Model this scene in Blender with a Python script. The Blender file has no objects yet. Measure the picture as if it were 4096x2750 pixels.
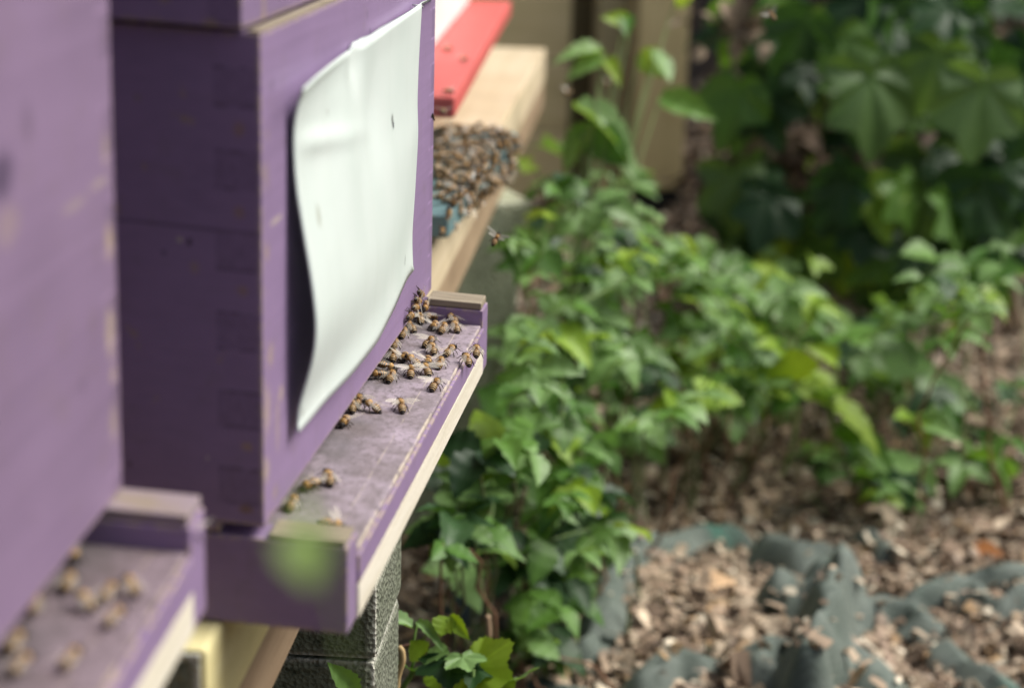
import bpy, bmesh, math, random
import numpy as np
from mathutils import Vector, Matrix
rng = np.random.default_rng(7)
random.seed(7)
scene = bpy.context.scene
COL = scene.collection
# ------------------------------------------------------------------ camera
F, CX, CY = 7964.0, 2048.0, 1375.0            # focal length and centre, in pixels of the 4096 px photograph
R = np.array([[0.9964074668, 0.0445567187, -0.0720198504],
              [0.0810988919, -0.2570469823, 0.9629900385],
              [0.0243951911, -0.9653711969, -0.2597370342]])   # camera axes (right, down, forward) -> world
EYE = np.array([0.0, 0.0, 0.85])              # the eye is 0.85 m above the ground
cam = bpy.data.cameras.new("camera"); cam_o = bpy.data.objects.new("camera", cam); COL.objects.link(cam_o)
m3 = np.stack([R[:, 0], -R[:, 1], -R[:, 2]], axis=1)
M4 = Matrix.Identity(4)
for i in range(3):
    for j in range(3): M4[i][j] = m3[i, j]
    M4[i][3] = EYE[i]
cam_o.matrix_world = M4
cam.sensor_width = 36; cam.sensor_fit = 'HORIZONTAL'; cam.lens = F / 4096 * 36
cam.clip_start = 0.05; cam.clip_end = 200
cam.dof.use_dof = True; cam.dof.focus_distance = 1.20; cam.dof.aperture_fstop = 5.6; cam.dof.aperture_blades = 9
scene.camera = cam_o
# ------------------------------------------------------------------ sky, sun, exposure
SUN_EL, SUN_AZ = math.radians(50), math.radians(72)     # azimuth from +Y (along the row) towards +X (out from the hive fronts)
w = bpy.data.worlds.new("World"); scene.world = w; w.use_nodes = True
nt = w.node_tree; nt.nodes.clear()
sky = nt.nodes.new('ShaderNodeTexSky'); sky.sky_type = 'NISHITA'; sky.sun_disc = False
sky.sun_elevation = SUN_EL; sky.sun_rotation = SUN_AZ; sky.air_density = 1.0; sky.dust_density = 5.0; sky.ozone_density = 0.6
bg = nt.nodes.new('ShaderNodeBackground'); bg.inputs['Strength'].default_value = 0.065
wo = nt.nodes.new('ShaderNodeOutputWorld')
nt.links.new(sky.outputs[0], bg.inputs[0]); nt.links.new(bg.outputs[0], wo.inputs[0])
sl = bpy.data.lights.new("sun", 'SUN'); sl.energy = 2.65; sl.angle = math.radians(32); sl.color = (1.0, 0.985, 0.95)
so = bpy.data.objects.new("sun", sl); COL.objects.link(so)
sd = Vector((math.sin(SUN_AZ) * math.cos(SUN_EL), math.cos(SUN_AZ) * math.cos(SUN_EL), math.sin(SUN_EL)))
so.rotation_euler = (sd).to_track_quat('Z', 'Y').to_euler()
scene.view_settings.view_transform = 'Standard'; scene.view_settings.look = 'None'
scene.view_settings.exposure = 0.84; scene.view_settings.gamma = 1.0
scene.render.engine = 'CYCLES'
scene.cycles.use_denoising = True
scene.cycles.max_bounces = 7; scene.cycles.transparent_max_bounces = 12
scene.cycles.sample_clamp_indirect = 6
# ------------------------------------------------------------------ measuring helpers: a pixel of the photograph -> a ray -> a real plane
def ray(u, v): return R @ np.array([(u - CX) / F, (v - CY) / F, 1.0])
def onZ(u, v, z): r = ray(u, v); return EYE + r * ((z - EYE[2]) / r[2])
def onY(u, v, y): r = ray(u, v); return EYE + r * (y / r[1])
def onX(u, v, x): r = ray(u, v); return EYE + r * (x / r[0])
class Frame:
    """A hive's own axes: a out of its front, b along its front away from the eye, c up."""
    def __init__(s, O, M): s.O = np.array(O, float); s.M = np.array(M, float); s.Mi = np.linalg.inv(s.M)
    def on(s, u, v, axis, val):
        r = s.Mi @ ray(u, v); o = s.Mi @ (s.O - EYE); return r * ((val + o[axis]) / r[axis]) - o
    def w(s, p): return s.O + (s.M @ np.asarray(p, float).T).T
HB = Frame([-0.1691555, 0.819445, 0.85 - 0.3145491], [[0.998255, 0.041267, 0], [-0.041230, 0.999148, 0], [-0.042262, 0, 1]])
HA = Frame([-0.211217, 0.722940, 0.85 - 0.2641310], [[0.998385, -0.012098, 0], [0.012080, 0.999927, 0], [-0.055514, 0, 1]])
# ------------------------------------------------------------------ object helpers
def tag(o, label=None, cat=None, group=None, kind=None):
    if label: o['label'] = label
    if cat: o['category'] = cat
    if group: o['group'] = group
    if kind: o['kind'] = kind
    return o
def empty(name, loc):
    o = bpy.data.objects.new(name, None); COL.objects.link(o); o.location = Vector(loc); o.empty_display_size = 0.02; return o
def link(name, me, mat, parent=None, loc=None):
    o = bpy.data.objects.new(name, me); COL.objects.link(o)
    if mat is not None and not me.materials: me.materials.append(mat)
    if parent is not None: o.parent = parent
    if loc is not None: o.location = Vector(loc)
    return o
def mesh_from(name, V, faces, col=None, loc=None, smooth=True):
    V = np.asarray(V, float)
    me = bpy.data.meshes.new(name)
    me.from_pydata(V.tolist(), [], faces)
    if smooth: me.polygons.foreach_set('use_smooth', np.ones(len(me.polygons), bool))
    if col is not None:
        a = me.attributes.new('col', 'FLOAT_COLOR', 'POINT'); c = np.ones((len(V), 4)); c[:, :3] = col; a.data.foreach_set('color', c.ravel())
    if loc is not None:
        a = me.attributes.new('loc', 'FLOAT_VECTOR', 'POINT'); a.data.foreach_set('vector', np.asarray(loc, float).ravel())
    me.update(); return me
class MB:
    def __init__(s): s.V = []; s.Fa = []; s.C = []; s.L = []; s.n = 0
    def add(s, V, faces, col=None, loc=None):
        V = np.asarray(V, float); n = len(V)
        s.V.append(V); s.Fa += [tuple(i + s.n for i in f) for f in faces]
        s.C.append(np.broadcast_to(np.asarray((1, 1, 1) if col is None else col, float), (n, 3)))
        s.L.append(V if loc is None else np.asarray(loc, float)); s.n += n
    def build(s, name, mat, parent=None, smooth=True, origin=None):
        V = np.concatenate(s.V)
        L = np.concatenate(s.L)
        if origin is not None: V = V - np.asarray(origin)
        me = mesh_from(name, V, s.Fa, np.concatenate(s.C), L, smooth)
        return link(name, me, mat, parent)
def box_bm(lo, hi, bev=0.0012, cuts=0):
    bm = bmesh.new(); bmesh.ops.create_cube(bm, size=1)
    lo = np.array(lo); hi = np.array(hi)
    for v in bm.verts: v.co = Vector((lo + hi) / 2 + np.array(v.co) * (hi - lo))
    if bev: bmesh.ops.bevel(bm, geom=list(bm.edges), offset=bev, segments=2, profile=0.6, affect='EDGES')
    bm.verts.index_update()
    V = np.array([v.co[:] for v in bm.verts]); Fa = [[v.index for v in f.verts] for f in bm.faces]; bm.free(); return V, Fa
def add_box(mb, fr, lo, hi, bev=0.0012):
    V, Fa = box_bm(lo, hi, bev)
    W = fr.w(V) if fr is not None else V
    mb.add(W, Fa, loc=V)
def add_tube(mb, P, rad, sides=6, col=None):
    P = np.asarray(P, float); n = len(P); rad = np.broadcast_to(np.asarray(rad, float), (n,))
    T = np.gradient(P, axis=0); T /= np.linalg.norm(T, axis=1)[:, None] + 1e-12
    ref = np.array([0.31, 0.17, 0.93]); V = []
    for i in range(n):
        x = np.cross(T[i], ref); x /= np.linalg.norm(x) + 1e-9; y = np.cross(T[i], x)
        for k in range(sides):
            t = 2 * math.pi * k / sides; V.append(P[i] + rad[i] * (math.cos(t) * x + math.sin(t) * y))
    Fa = []
    for i in range(n - 1):
        for k in range(sides):
            k2 = (k + 1) % sides; Fa.append((i * sides + k, i * sides + k2, (i + 1) * sides + k2, (i + 1) * sides + k))
    Fa.append(tuple(range(sides))[::-1]); Fa.append(tuple((n - 1) * sides + k for k in range(sides)))
    mb.add(V, Fa, col)
# ------------------------------------------------------------------ materials
class NT:
    def __init__(s, name, rough=0.6, spec=0.4):
        s.m = bpy.data.materials.new(name); s.m.use_nodes = True; s.t = s.m.node_tree
        s.p = s.t.nodes['Principled BSDF']; s.p.inputs['Roughness'].default_value = rough
        s.p.inputs['Specular IOR Level'].default_value = spec
        s.out = s.t.nodes['Material Output']
    def n(s, ty, **kw):
        nd = s.t.nodes.new(ty)
        for k, v in kw.items():
            if k.startswith('i_'):
                key = k[2:]; key = int(key) if key.isdigit() else key
                s.put(nd.inputs[key], v)
            else: setattr(nd, k, v)
        return nd
    def put(s, inp, v):
        if isinstance(v, bpy.types.NodeSocket): s.t.links.new(v, inp)
        else: inp.default_value = v
    def math(s, op, a, b=0.0, c=0.0, clamp=False):
        nd = s.t.nodes.new('ShaderNodeMath'); nd.operation = op; nd.use_clamp = clamp
        s.put(nd.inputs[0], a); s.put(nd.inputs[1], b); s.put(nd.inputs[2], c); return nd.outputs[0]
    def vec(s, attr='loc'):
        nd = s.t.nodes.new('ShaderNodeAttribute'); nd.attribute_name = attr; return nd.outputs['Vector']
    def colattr(s):
        nd = s.t.nodes.new('ShaderNodeAttribute'); nd.attribute_name = 'col'; return nd.outputs['Color']
    def scale(s, v, sc):
        nd = s.t.nodes.new('ShaderNodeVectorMath'); nd.operation = 'MULTIPLY'; s.put(nd.inputs[0], v); nd.inputs[1].default_value = sc; return nd.outputs[0]
    def noise(s, v, sc, det=4, ro=0.55, dist=0.0):
        nd = s.t.nodes.new('ShaderNodeTexNoise'); s.put(nd.inputs['Vector'], v); nd.inputs['Scale'].default_value = sc
        nd.inputs['Detail'].default_value = det; nd.inputs['Roughness'].default_value = ro; nd.inputs['Distortion'].default_value = dist; return nd.outputs['Fac']
    def ramp(s, f, lo, hi, a=0.0, b=1.0):
        nd = s.t.nodes.new('ShaderNodeMapRange'); s.put(nd.inputs[0], f)
        for i, v in enumerate((lo, hi, a, b)): nd.inputs[i + 1].default_value = v
        nd.clamp = True; return nd.outputs[0]
    def mix(s, f, a, b, ty='MIX'):
        nd = s.t.nodes.new('ShaderNodeMix'); nd.data_type = 'RGBA'; nd.blend_type = ty
        s.put(nd.inputs[0], f)
        for i, v in ((6, a), (7, b)): s.put(nd.inputs[i], (*v, 1) if isinstance(v, tuple) and len(v) == 3 else v)
        return nd.outputs[2]
    def bump(s, h, st=0.3, dist=0.001):
        nd = s.t.nodes.new('ShaderNodeBump'); nd.inputs['Strength'].default_value = st; nd.inputs['Distance'].default_value = dist
        s.put(nd.inputs['Height'], h); s.t.links.new(nd.outputs[0], s.p.inputs['Normal']); return nd
    def edge(s, rad=0.004, lo=0.01, hi=0.12):
        b = s.n('ShaderNodeBevel', samples=4); b.inputs['Radius'].default_value = rad
        g = s.n('ShaderNodeNewGeometry'); d = s.n('ShaderNodeVectorMath', operation='DOT_PRODUCT')
        s.t.links.new(b.outputs[0], d.inputs[0]); s.t.links.new(g.outputs['Normal'], d.inputs[1])
        return s.ramp(s.math('SUBTRACT', 1.0, d.outputs['Value']), lo, hi)
    def base(s, c): s.put(s.p.inputs['Base Color'], (*c, 1) if isinstance(c, tuple) else c); return s.m
    def sep(s, v):
        nd = s.t.nodes.new('ShaderNodeSeparateXYZ'); s.put(nd.inputs[0], v); return nd.outputs

def painted(name, base, wood=(0.42, 0.34, 0.22), joints=False, wear=0.5, dirt=0.25, spots=()):
    m = NT(name, 0.55, 0.35); v = m.vec()
    big = m.noise(v, 9, 3); mid = m.noise(v, 60, 4, 0.6); grain = m.noise(m.scale(v, (60, 5, 170)), 1.0, 5, 0.6)
    c = m.mix(m.ramp(big, 0.3, 0.7), tuple(x * 0.88 for x in base), tuple(min(1, x * 1.10) for x in base))
    c = m.mix(m.ramp(grain, 0.35, 0.75, 0, 0.34), c, tuple(x * 1.35 for x in base))
    c = m.mix(m.ramp(mid, 0.56, 0.72, 0, dirt), c, (0.16, 0.12, 0.11))
    s = m.sep(v)
    if joints:       # finger joints of the box corners, seen as rectangles of rougher end grain
        dc = m.math('ABSOLUTE', m.math('SUBTRACT', m.math('FRACT', m.math('SUBTRACT', m.math('DIVIDE', s[2], 0.0352), 0.139)), 0.5))
        on = m.math('LESS_THAN', dc, 0.23)
        sa = m.math('MULTIPLY', m.math('GREATER_THAN', s[0], -0.0205), m.math('LESS_THAN', s[0], -0.0012))
        sb = m.math('MULTIPLY', m.math('GREATER_THAN', s[1], 0.447), m.math('GREATER_THAN', s[0], -0.0012))
        sid = m.math('MAXIMUM', m.math('MULTIPLY', sa, on), m.math('MULTIPLY', sb, m.math('SUBTRACT', 1.0, on)))
        rough = m.noise(m.scale(v, (900, 900, 160)), 1.0, 3, 0.7)
        c = m.mix(m.math('MULTIPLY', sid, m.ramp(rough, 0.38, 0.62, 0.12, 0.5)), c, tuple(x * 0.5 for x in base))
        ln = m.math('LESS_THAN', m.math('ABSOLUTE', m.math('SUBTRACT', dc, 0.23)), 0.022)
        zone = m.math('MAXIMUM', sa, m.math('MULTIPLY', m.math('GREATER_THAN', s[1], 0.440), m.math('GREATER_THAN', s[0], -0.0012)))
        brk = m.ramp(m.noise(v, 120, 2), 0.42, 0.52)
        lc = m.mix(m.math('GREATER_THAN', s[1], 0.4), tuple(x * 0.45 for x in base), tuple(x * 1.7 for x in base))
        c = m.mix(m.math('MULTIPLY', m.math('MULTIPLY', ln, zone), m.math('MULTIPLY', brk, 0.6)), c, lc)
        seam = m.math('LESS_THAN', m.math('ABSOLUTE', m.math('SUBTRACT', s[2], m.math('MULTIPLY_ADD', m.noise(v, 14, 1), 0.003, 0.1355))), 0.0007)
        c = m.mix(m.math('MULTIPLY', m.math('MULTIPLY', seam, m.math('LESS_THAN', s[0], -0.0005)), 0.55), c, tuple(x * 0.3 for x in base))
        # propolis and glue stains near the corner
        st = m.math('MULTIPLY', m.ramp(m.noise(m.scale(v, (1, 1, 0.7)), 75, 2), 0.66, 0.72), m.math('LESS_THAN', s[1], 0.035))
        c = m.mix(m.math('MULTIPLY', st, 0.6), c, (0.30, 0.23, 0.13))
    for ax, x0, x1, rad, colr, st in spots:      # knots, glue drips, old nail holes
        i, k = (0, 2) if ax == 1 else (1, 2)
        d0 = m.math('DIVIDE', m.math('SUBTRACT', s[i], x0), rad[0]); d1 = m.math('DIVIDE', m.math('SUBTRACT', s[k], x1), rad[1])
        dd = m.math('ADD', m.math('SQRT', m.math('ADD', m.math('MULTIPLY', d0, d0), m.math('MULTIPLY', d1, d1))), m.math('MULTIPLY', m.math('SUBTRACT', m.noise(v, 260, 2), 0.5), 1.3))
        face = m.math('LESS_THAN', s[1], 0.0015) if ax == 1 else m.math('GREATER_THAN', s[0], -0.0015)
        c = m.mix(m.math('MULTIPLY', m.math('MULTIPLY', m.ramp(dd, 0.5, 1.2, 1, 0), face), st), c, colr)
    e = m.edge(0.0035, 0.004, 0.06)
    chips = m.math('MULTIPLY', e, m.ramp(m.noise(v, 190, 5, 0.65), 0.60 - 0.22 * wear, 0.68 - 0.2 * wear))
    c = m.mix(m.math('MULTIPLY', chips, 0.8), c, wood)
    scr = m.ramp(m.noise(m.scale(v, (300, 30, 40)), 1.0, 3, 0.7, 1.5), 0.71, 0.74)
    c = m.mix(m.math('MULTIPLY', scr, 0.45), c, tuple(min(1, x * 1.5) for x in base))
    m.bump(m.math('ADD', m.math('MULTIPLY', grain, 0.6), m.math('MULTIPLY', mid, 0.5)), 0.55, 0.0008)
    return m.base(c)
PURPLE = (0.225, 0.156, 0.272)
SPOTS = []
for u, v, r0, r1, cc, st in ((720, 957, .0013, .0014, (.45, .42, .30), .8), (757, 966, .0013, .002, (.02, .015, .02), .8), (655, 1010, .0014, .0014, (.05, .03, .05), .6), (777, 1070, .0022, .003, (.30, .22, .14), .5), (550, 392, .0016, .002, (.2, .16, .12), .5),
                            (955, 515, .003, .0035, (.26, .17, .10), .55), (955, 850, .003, .003, (.26, .17, .10), .5), (968, 1165, .0028, .0028, (.28, .19, .11), .55), (985, 1785, .003, .0022, (.36, .25, .13), .6), (985, 2035, .0035, .0025, (.20, .12, .05), .7), (930, 2118, .010, .0028, (.22, .15, .06), .75), (1005, 2122, .007, .0034, (.30, .21, .09), .8), (520, 1855, .0012, .0016, (.08, .05, .06), .6), (830, 1830, .0008, .0008, (.5, .5, .4), .8)):
    p = HB.on(u, v, 1, 0.0); SPOTS.append((1, float(p[0]), float(p[2]), (r0, r1), cc, st))
for u, v, r0, r1, cc, st in ((1066, 700, .005, .006, (.25, .19, .12), .4), (1068, 1010, .004, .004, (.32, .24, .13), .6), (1105, 880, .012, .0016, (.50, .44, .30), .5), (1082, 1420, .006, .006, (.36, .28, .16), .5), (1125, 1570, .005, .004, (.45, .36, .22), .5), (1070, 1640, .006, .012, (.42, .33, .20), .45), (1110, 1690, .004, .014, (.36, .28, .2), .4), (1066, 1880, .006, .006, (.40, .32, .2), .5), (1480, 128, .0014, .0022, (.03, .02, .03), .8), (1470, 60, .001, .003, (.06, .04, .06), .6), (1415, 188, .0014, .0012, (.05, .03, .05), .7), (1088, 345, .004, .003, (.10, .07, .12), .4)):
    p = HB.on(u, v, 0, 0.0); SPOTS.append((0, float(p[1]), float(p[2]), (r0, r1), cc, st))
M_purple = painted('purple_paint', PURPLE, joints=True, spots=SPOTS, wear=0.8)
SPOTS_A = []
for u, v, r0, r1, cc, st in ((110, 492, .006, .007, (.10, .07, .11), .5), (8, 710, .012, .008, (.03, .02, .05), .7), (420, 600, .004, .006, (.38, .31, .2), .45), (395, 735, .012, .002, (.42, .36, .25), .35), (300, 820, .016, .002, (.40, .34, .24), .3), (436, 960, .005, .007, (.42, .33, .2), .6), (440, 1330, .006, .010, (.42, .34, .22), .55), (452, 1500, .004, .004, (.38, .3, .2), .5), (335, 1540, .004, .004, (.12, .08, .14), .45), (30, 900, .012, .007, (.36, .28, .2), .3), (455, 1690, .005, .008, (.36, .29, .2), .45)):
    p = HA.on(u, v, 0, 0.006); SPOTS_A.append((0, float(p[1]) + 0.46, float(p[2]), (r0, r1), cc, st))
M_purple_far = painted('purple_paint_near_hive', tuple(x * y for x, y in zip(PURPLE, (.86, .86, .80))), joints=True, wear=0.8, spots=SPOTS_A)
M_purple_plain = painted('purple_paint_rail', PURPLE, wear=0.7)
def landing_mat(name='weathered_purple_board', k=1.0):
    m = NT(name, 0.7, 0.25); v = m.vec(); s = m.sep(v)
    n1 = m.noise(v, 28, 5, 0.65); n2 = m.noise(m.scale(v, (1, 0.5, 1)), 260, 4, 0.7); n3 = m.noise(v, 700, 2, 0.6)
    c = m.mix(m.ramp(n1, 0.36, 0.66), (0.175, 0.145, 0.148), (0.35, 0.29, 0.34))
    c = m.mix(m.ramp(n2, 0.46, 0.66, 0, 0.7), c, (0.12, 0.10, 0.10))
    c = m.mix(m.ramp(n3, 0.60, 0.72, 0, 0.45), c, (0.38, 0.32, 0.36))
    worn = m.math('MULTIPLY', m.ramp(s[0], 0.020, 0.0, 0, 1), m.ramp(m.noise(v, 22, 3), 0.36, 0.6))
    c = m.mix(m.math('MULTIPLY', worn, 0.6), c, (0.115, 0.11, 0.115))
    wob = m.math('MULTIPLY', m.math('SUBTRACT', m.noise(v, 40, 3), 0.5), 0.0016)
    for a0, wd, st in ((0.0235, 0.0002, 0.35), (0.0364, 0.0005, 0.6)):
        ln = m.ramp(m.math('ABSOLUTE', m.math('SUBTRACT', m.math('ADD', s[0], wob), a0)), wd, wd * 2.2, 1, 0)
        br = m.ramp(m.noise(v, 70, 3), 0.42, 0.56)
        c = m.mix(m.math('MULTIPLY', m.math('MULTIPLY', ln, br), st), c, (0.62, 0.54, 0.40))
    m.bump(m.math('ADD', n2, n3), 0.45, 0.0005)
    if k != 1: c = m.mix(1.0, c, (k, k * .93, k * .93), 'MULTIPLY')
    return m.base(c)
M_landing_dark = landing_mat('dark_purple_board', 0.68)  # same board, multiplied darker for the nearest hive
M_landing = landing_mat()
def bare(name, a, b, dark=(0.12, 0.09, 0.06), gs=(8, 160, 160), rough=0.75, amount=0.5, axis='b'):
    m = NT(name, rough, 0.25); v = m.vec()
    g = m.noise(m.scale(v, gs), 1.0, 5, 0.6, 0.4); big = m.noise(v, 12, 3); f = m.noise(v, 300, 3, 0.6)
    c = m.mix(m.ramp(g, 0.3, 0.7), a, b)
    c = m.mix(m.ramp(big, 0.5, 0.8, 0, 0.45), c, tuple(x * 0.72 for x in a))
    c = m.mix(m.ramp(g, 0.62, 0.76, 0, amount), c, dark)
    c = m.mix(m.ramp(f, 0.64, 0.74, 0, 0.3), c, dark)
    m.bump(m.math('ADD', g, f), 0.5, 0.0008)
    return m.base(c)
M_cap = bare('bare_weathered_wood', (0.16, 0.13, 0.088), (0.36, 0.31, 0.225), dark=(0.045, 0.035, 0.028), gs=(26, 620, 420), amount=0.7)
M_worncap = bare('worn_rail_top', (0.24, 0.195, 0.13), (0.26, 0.205, 0.27), dark=(0.15, 0.11, 0.09), gs=(30, 60, 60), amount=0.3)
M_edge = bare('unpainted_cream_wood', (0.58, 0.535, 0.42), (0.70, 0.66, 0.56), gs=(160, 9, 160), amount=0.2)
M_plank = bare('pale_sawn_timber', (0.53, 0.43, 0.275), (0.64, 0.54, 0.38), dark=(0.38, 0.29, 0.18), gs=(60, 4, 90), amount=0.3)
M_beam = bare('brown_weathered_timber', (0.24, 0.165, 0.10), (0.38, 0.28, 0.18), dark=(0.10, 0.065, 0.035), gs=(60, 4, 90))
M_fence = bare('brown_fence_timber', (0.52, 0.41, 0.20), (0.62, 0.51, 0.28), dark=(0.07, 0.05, 0.03), gs=(40, 40, 3), amount=0.4)
M_fence_h = bare('grey_brown_fence_board', (0.48, 0.39, 0.20), (0.58, 0.48, 0.28), dark=(0.07, 0.055, 0.035), gs=(3, 40, 40), amount=0.4)
M_red = painted('red_paint', (0.55, 0.105, 0.095), wear=0.15, dirt=0.08)
M_teal = painted('teal_paint', (0.13, 0.22, 0.23), wear=0.2)
M_white = painted('white_paint', (0.70, 0.74, 0.72), wear=0.1, dirt=0.1)
def plain(name, c, rough=0.7, spec=0.3):
    m = NT(name, rough, spec); v = m.vec()
    return m.base(m.mix(m.ramp(m.noise(v, 90, 3), 0.3, 0.7), tuple(x * 0.8 for x in c), tuple(min(1, x * 1.15) for x in c)))
M_black = plain('plain_black', (0.012, 0.012, 0.012), 0.6)  # even black for the foot of the fence post
M_steel = plain('staple_steel', (0.5, 0.5, 0.5), 0.4)
M_gap = plain('dark_split_wood', (0.02, 0.014, 0.012), 0.9, 0.1)
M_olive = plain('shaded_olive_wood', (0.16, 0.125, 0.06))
def concrete(name, a, b):
    m = NT(name, 0.9, 0.15); v = m.vec(); n1 = m.noise(v, 150, 5, 0.7); n2 = m.noise(v, 12, 3); vo = m.n('ShaderNodeTexVoronoi'); m.put(vo.inputs['Vector'], v); vo.inputs['Scale'].default_value = 320
    c = m.mix(m.ramp(n1, 0.3, 0.7), a, b); c = m.mix(m.ramp(n2, 0.4, 0.75, 0, 0.5), c, (0.085, 0.105, 0.055))
    c = m.mix(m.ramp(n1, 0.44, 0.36, 0, 0.6), c, (0.02, 0.025, 0.015))
    e = m.edge(0.006, 0.008, 0.09); c = m.mix(m.math('MULTIPLY', e, m.ramp(m.noise(v, 260, 3), 0.25, 0.45)), c, (0.66, 0.65, 0.56))
    m.bump(m.math('ADD', n1, m.math('MULTIPLY', vo.outputs['Distance'], 0.8)), 0.9, 0.0028)
    return m.base(c)
M_conc = concrete('mossy_concrete', (0.12, 0.13, 0.095), (0.22, 0.235, 0.18)); M_conc_lit = concrete('lit_concrete', (0.40, 0.43, 0.29), (0.52, 0.54, 0.40))  # far block's copy is paler: its brighter light is put into the colour
def soil():
    m = NT('dark_leaf_soil', 0.95, 0.1); g = m.n('ShaderNodeNewGeometry'); v = g.outputs['Position']
    n1 = m.noise(v, 35, 6, 0.7); n2 = m.noise(v, 4, 3)
    c = m.mix(m.ramp(n1, 0.3, 0.7), (0.035, 0.025, 0.018), (0.14, 0.10, 0.07)); c = m.mix(m.ramp(n2, 0.4, 0.7, 0, 0.5), c, (0.09, 0.065, 0.048))
    m.bump(n1, 1.0, 0.02); return m.base(c)
M_soil = soil()
def attr_mat(name, rough=0.6, spec=0.3, transl=0.0, var=0.2, nscale=300, bump=0.0):
    m = NT(name, rough, spec); v = m.vec(); c = m.colattr()
    c = m.mix(m.ramp(m.noise(v, nscale, 3), 0.3, 0.7, 0, var), c, (0, 0, 0)) if var else c
    m.base(c)
    if bump: m.bump(m.noise(v, nscale, 4, 0.6), bump, 0.001)
    if transl:
        t = m.n('ShaderNodeBsdfTranslucent'); tc = m.mix(0.75, c, (1.5, 1.4, 0.4), 'MULTIPLY'); m.t.links.new(tc, t.inputs[0])
        mx = m.n('ShaderNodeMixShader'); mx.inputs[0].default_value = transl
        m.t.links.new(m.p.outputs[0], mx.inputs[1]); m.t.links.new(t.outputs[0], mx.inputs[2]); m.t.links.new(mx.outputs[0], m.out.inputs['Surface'])
    return m.m
M_leaf = attr_mat('leaf', 0.48, 0.4, 0.36, 0.18, 90, 0.3)
M_stem = attr_mat('green_stem', 0.6, 0.3, 0.0, 0.2, 60)
M_chip = attr_mat('wood_chip', 0.9, 0.12, 0.0, 0.35, 160, 0.4)
M_bee = attr_mat('bee_body', 0.5, 0.35, 0.0, 0.25, 2500)
def wing_mat(name, f):
    m = NT(name, 0.25, 0.6); m.base((0.85, 0.80, 0.70)); t = m.n('ShaderNodeBsdfTransparent'); t.inputs[0].default_value = (0.95, 0.92, 0.86, 1)
    mx = m.n('ShaderNodeMixShader'); mx.inputs[0].default_value = f
    m.t.links.new(t.outputs[0], mx.inputs[1]); m.t.links.new(m.p.outputs[0], mx.inputs[2]); m.t.links.new(mx.outputs[0], m.out.inputs['Surface']); return m.m
M_wing, M_wing_fold = wing_mat('bee_wing', 0.30), wing_mat('folded_bee_wing', 0.15)
def net_mat():
    m = NT('woven_shade_net', 0.75, 0.3); v = m.vec(); s = m.sep(v)
    fx = m.math('ABSOLUTE', m.math('SUBTRACT', m.math('FRACT', m.math('MULTIPLY', s[0], 430)), 0.5))
    fy = m.math('ABSOLUTE', m.math('SUBTRACT', m.math('FRACT', m.math('MULTIPLY', s[1], 300)), 0.5))
    th = m.math('MAXIMUM', m.ramp(fx, 0.18, 0.3), m.math('MULTIPLY', m.ramp(fy, 0.30, 0.40), 0.7))
    n = m.noise(v, 14, 3)
    c = m.mix(m.ramp(n, 0.3, 0.7), (0.12, 0.155, 0.128), (0.225, 0.26, 0.225)); c = m.mix(m.ramp(m.noise(v, 6, 2), 0.63, 0.70), c, (0.06, 0.20, 0.145))
    c = m.mix(th, (0.045, 0.055, 0.045), c); m.bump(th, 0.6, 0.001); return m.base(c)
M_net = net_mat()
# ------------------------------------------------------------------ ground
def ground_h(x, y):
    x = np.asarray(x, float); y = np.asarray(y, float)
    bank = np.clip((y - 3.35 - 0.25 * np.sin(x * 1.7)) / 2.2, 0, 1); bank = bank * bank * (3 - 2 * bank)
    return 0.85 * bank * np.clip((x + 0.05) / 0.5, 0, 1) + 0.02 * np.sin(x * 5.1 + 1) * np.sin(y * 4.3) + 0.012 * np.sin(x * 13 + y * 7)
xs = np.concatenate([np.linspace(-60, -2, 14), np.linspace(-1.6, 3.0, 120), np.linspace(4, 60, 14)])
ys = np.concatenate([np.linspace(-60, 0, 12), np.linspace(0.4, 7, 150), np.linspace(8, 90, 16)])
gx, gy = np.meshgrid(xs, ys); gz = ground_h(gx, gy)
nx = len(xs); fa = [(j * nx + i, j * nx + i + 1, (j + 1) * nx + i + 1, (j + 1) * nx + i) for j in range(len(ys) - 1) for i in range(nx - 1)]
g = link('ground', mesh_from('ground', np.stack([gx, gy, gz], -1).reshape(-1, 3), fa), M_soil); tag(g, kind='structure')
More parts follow.
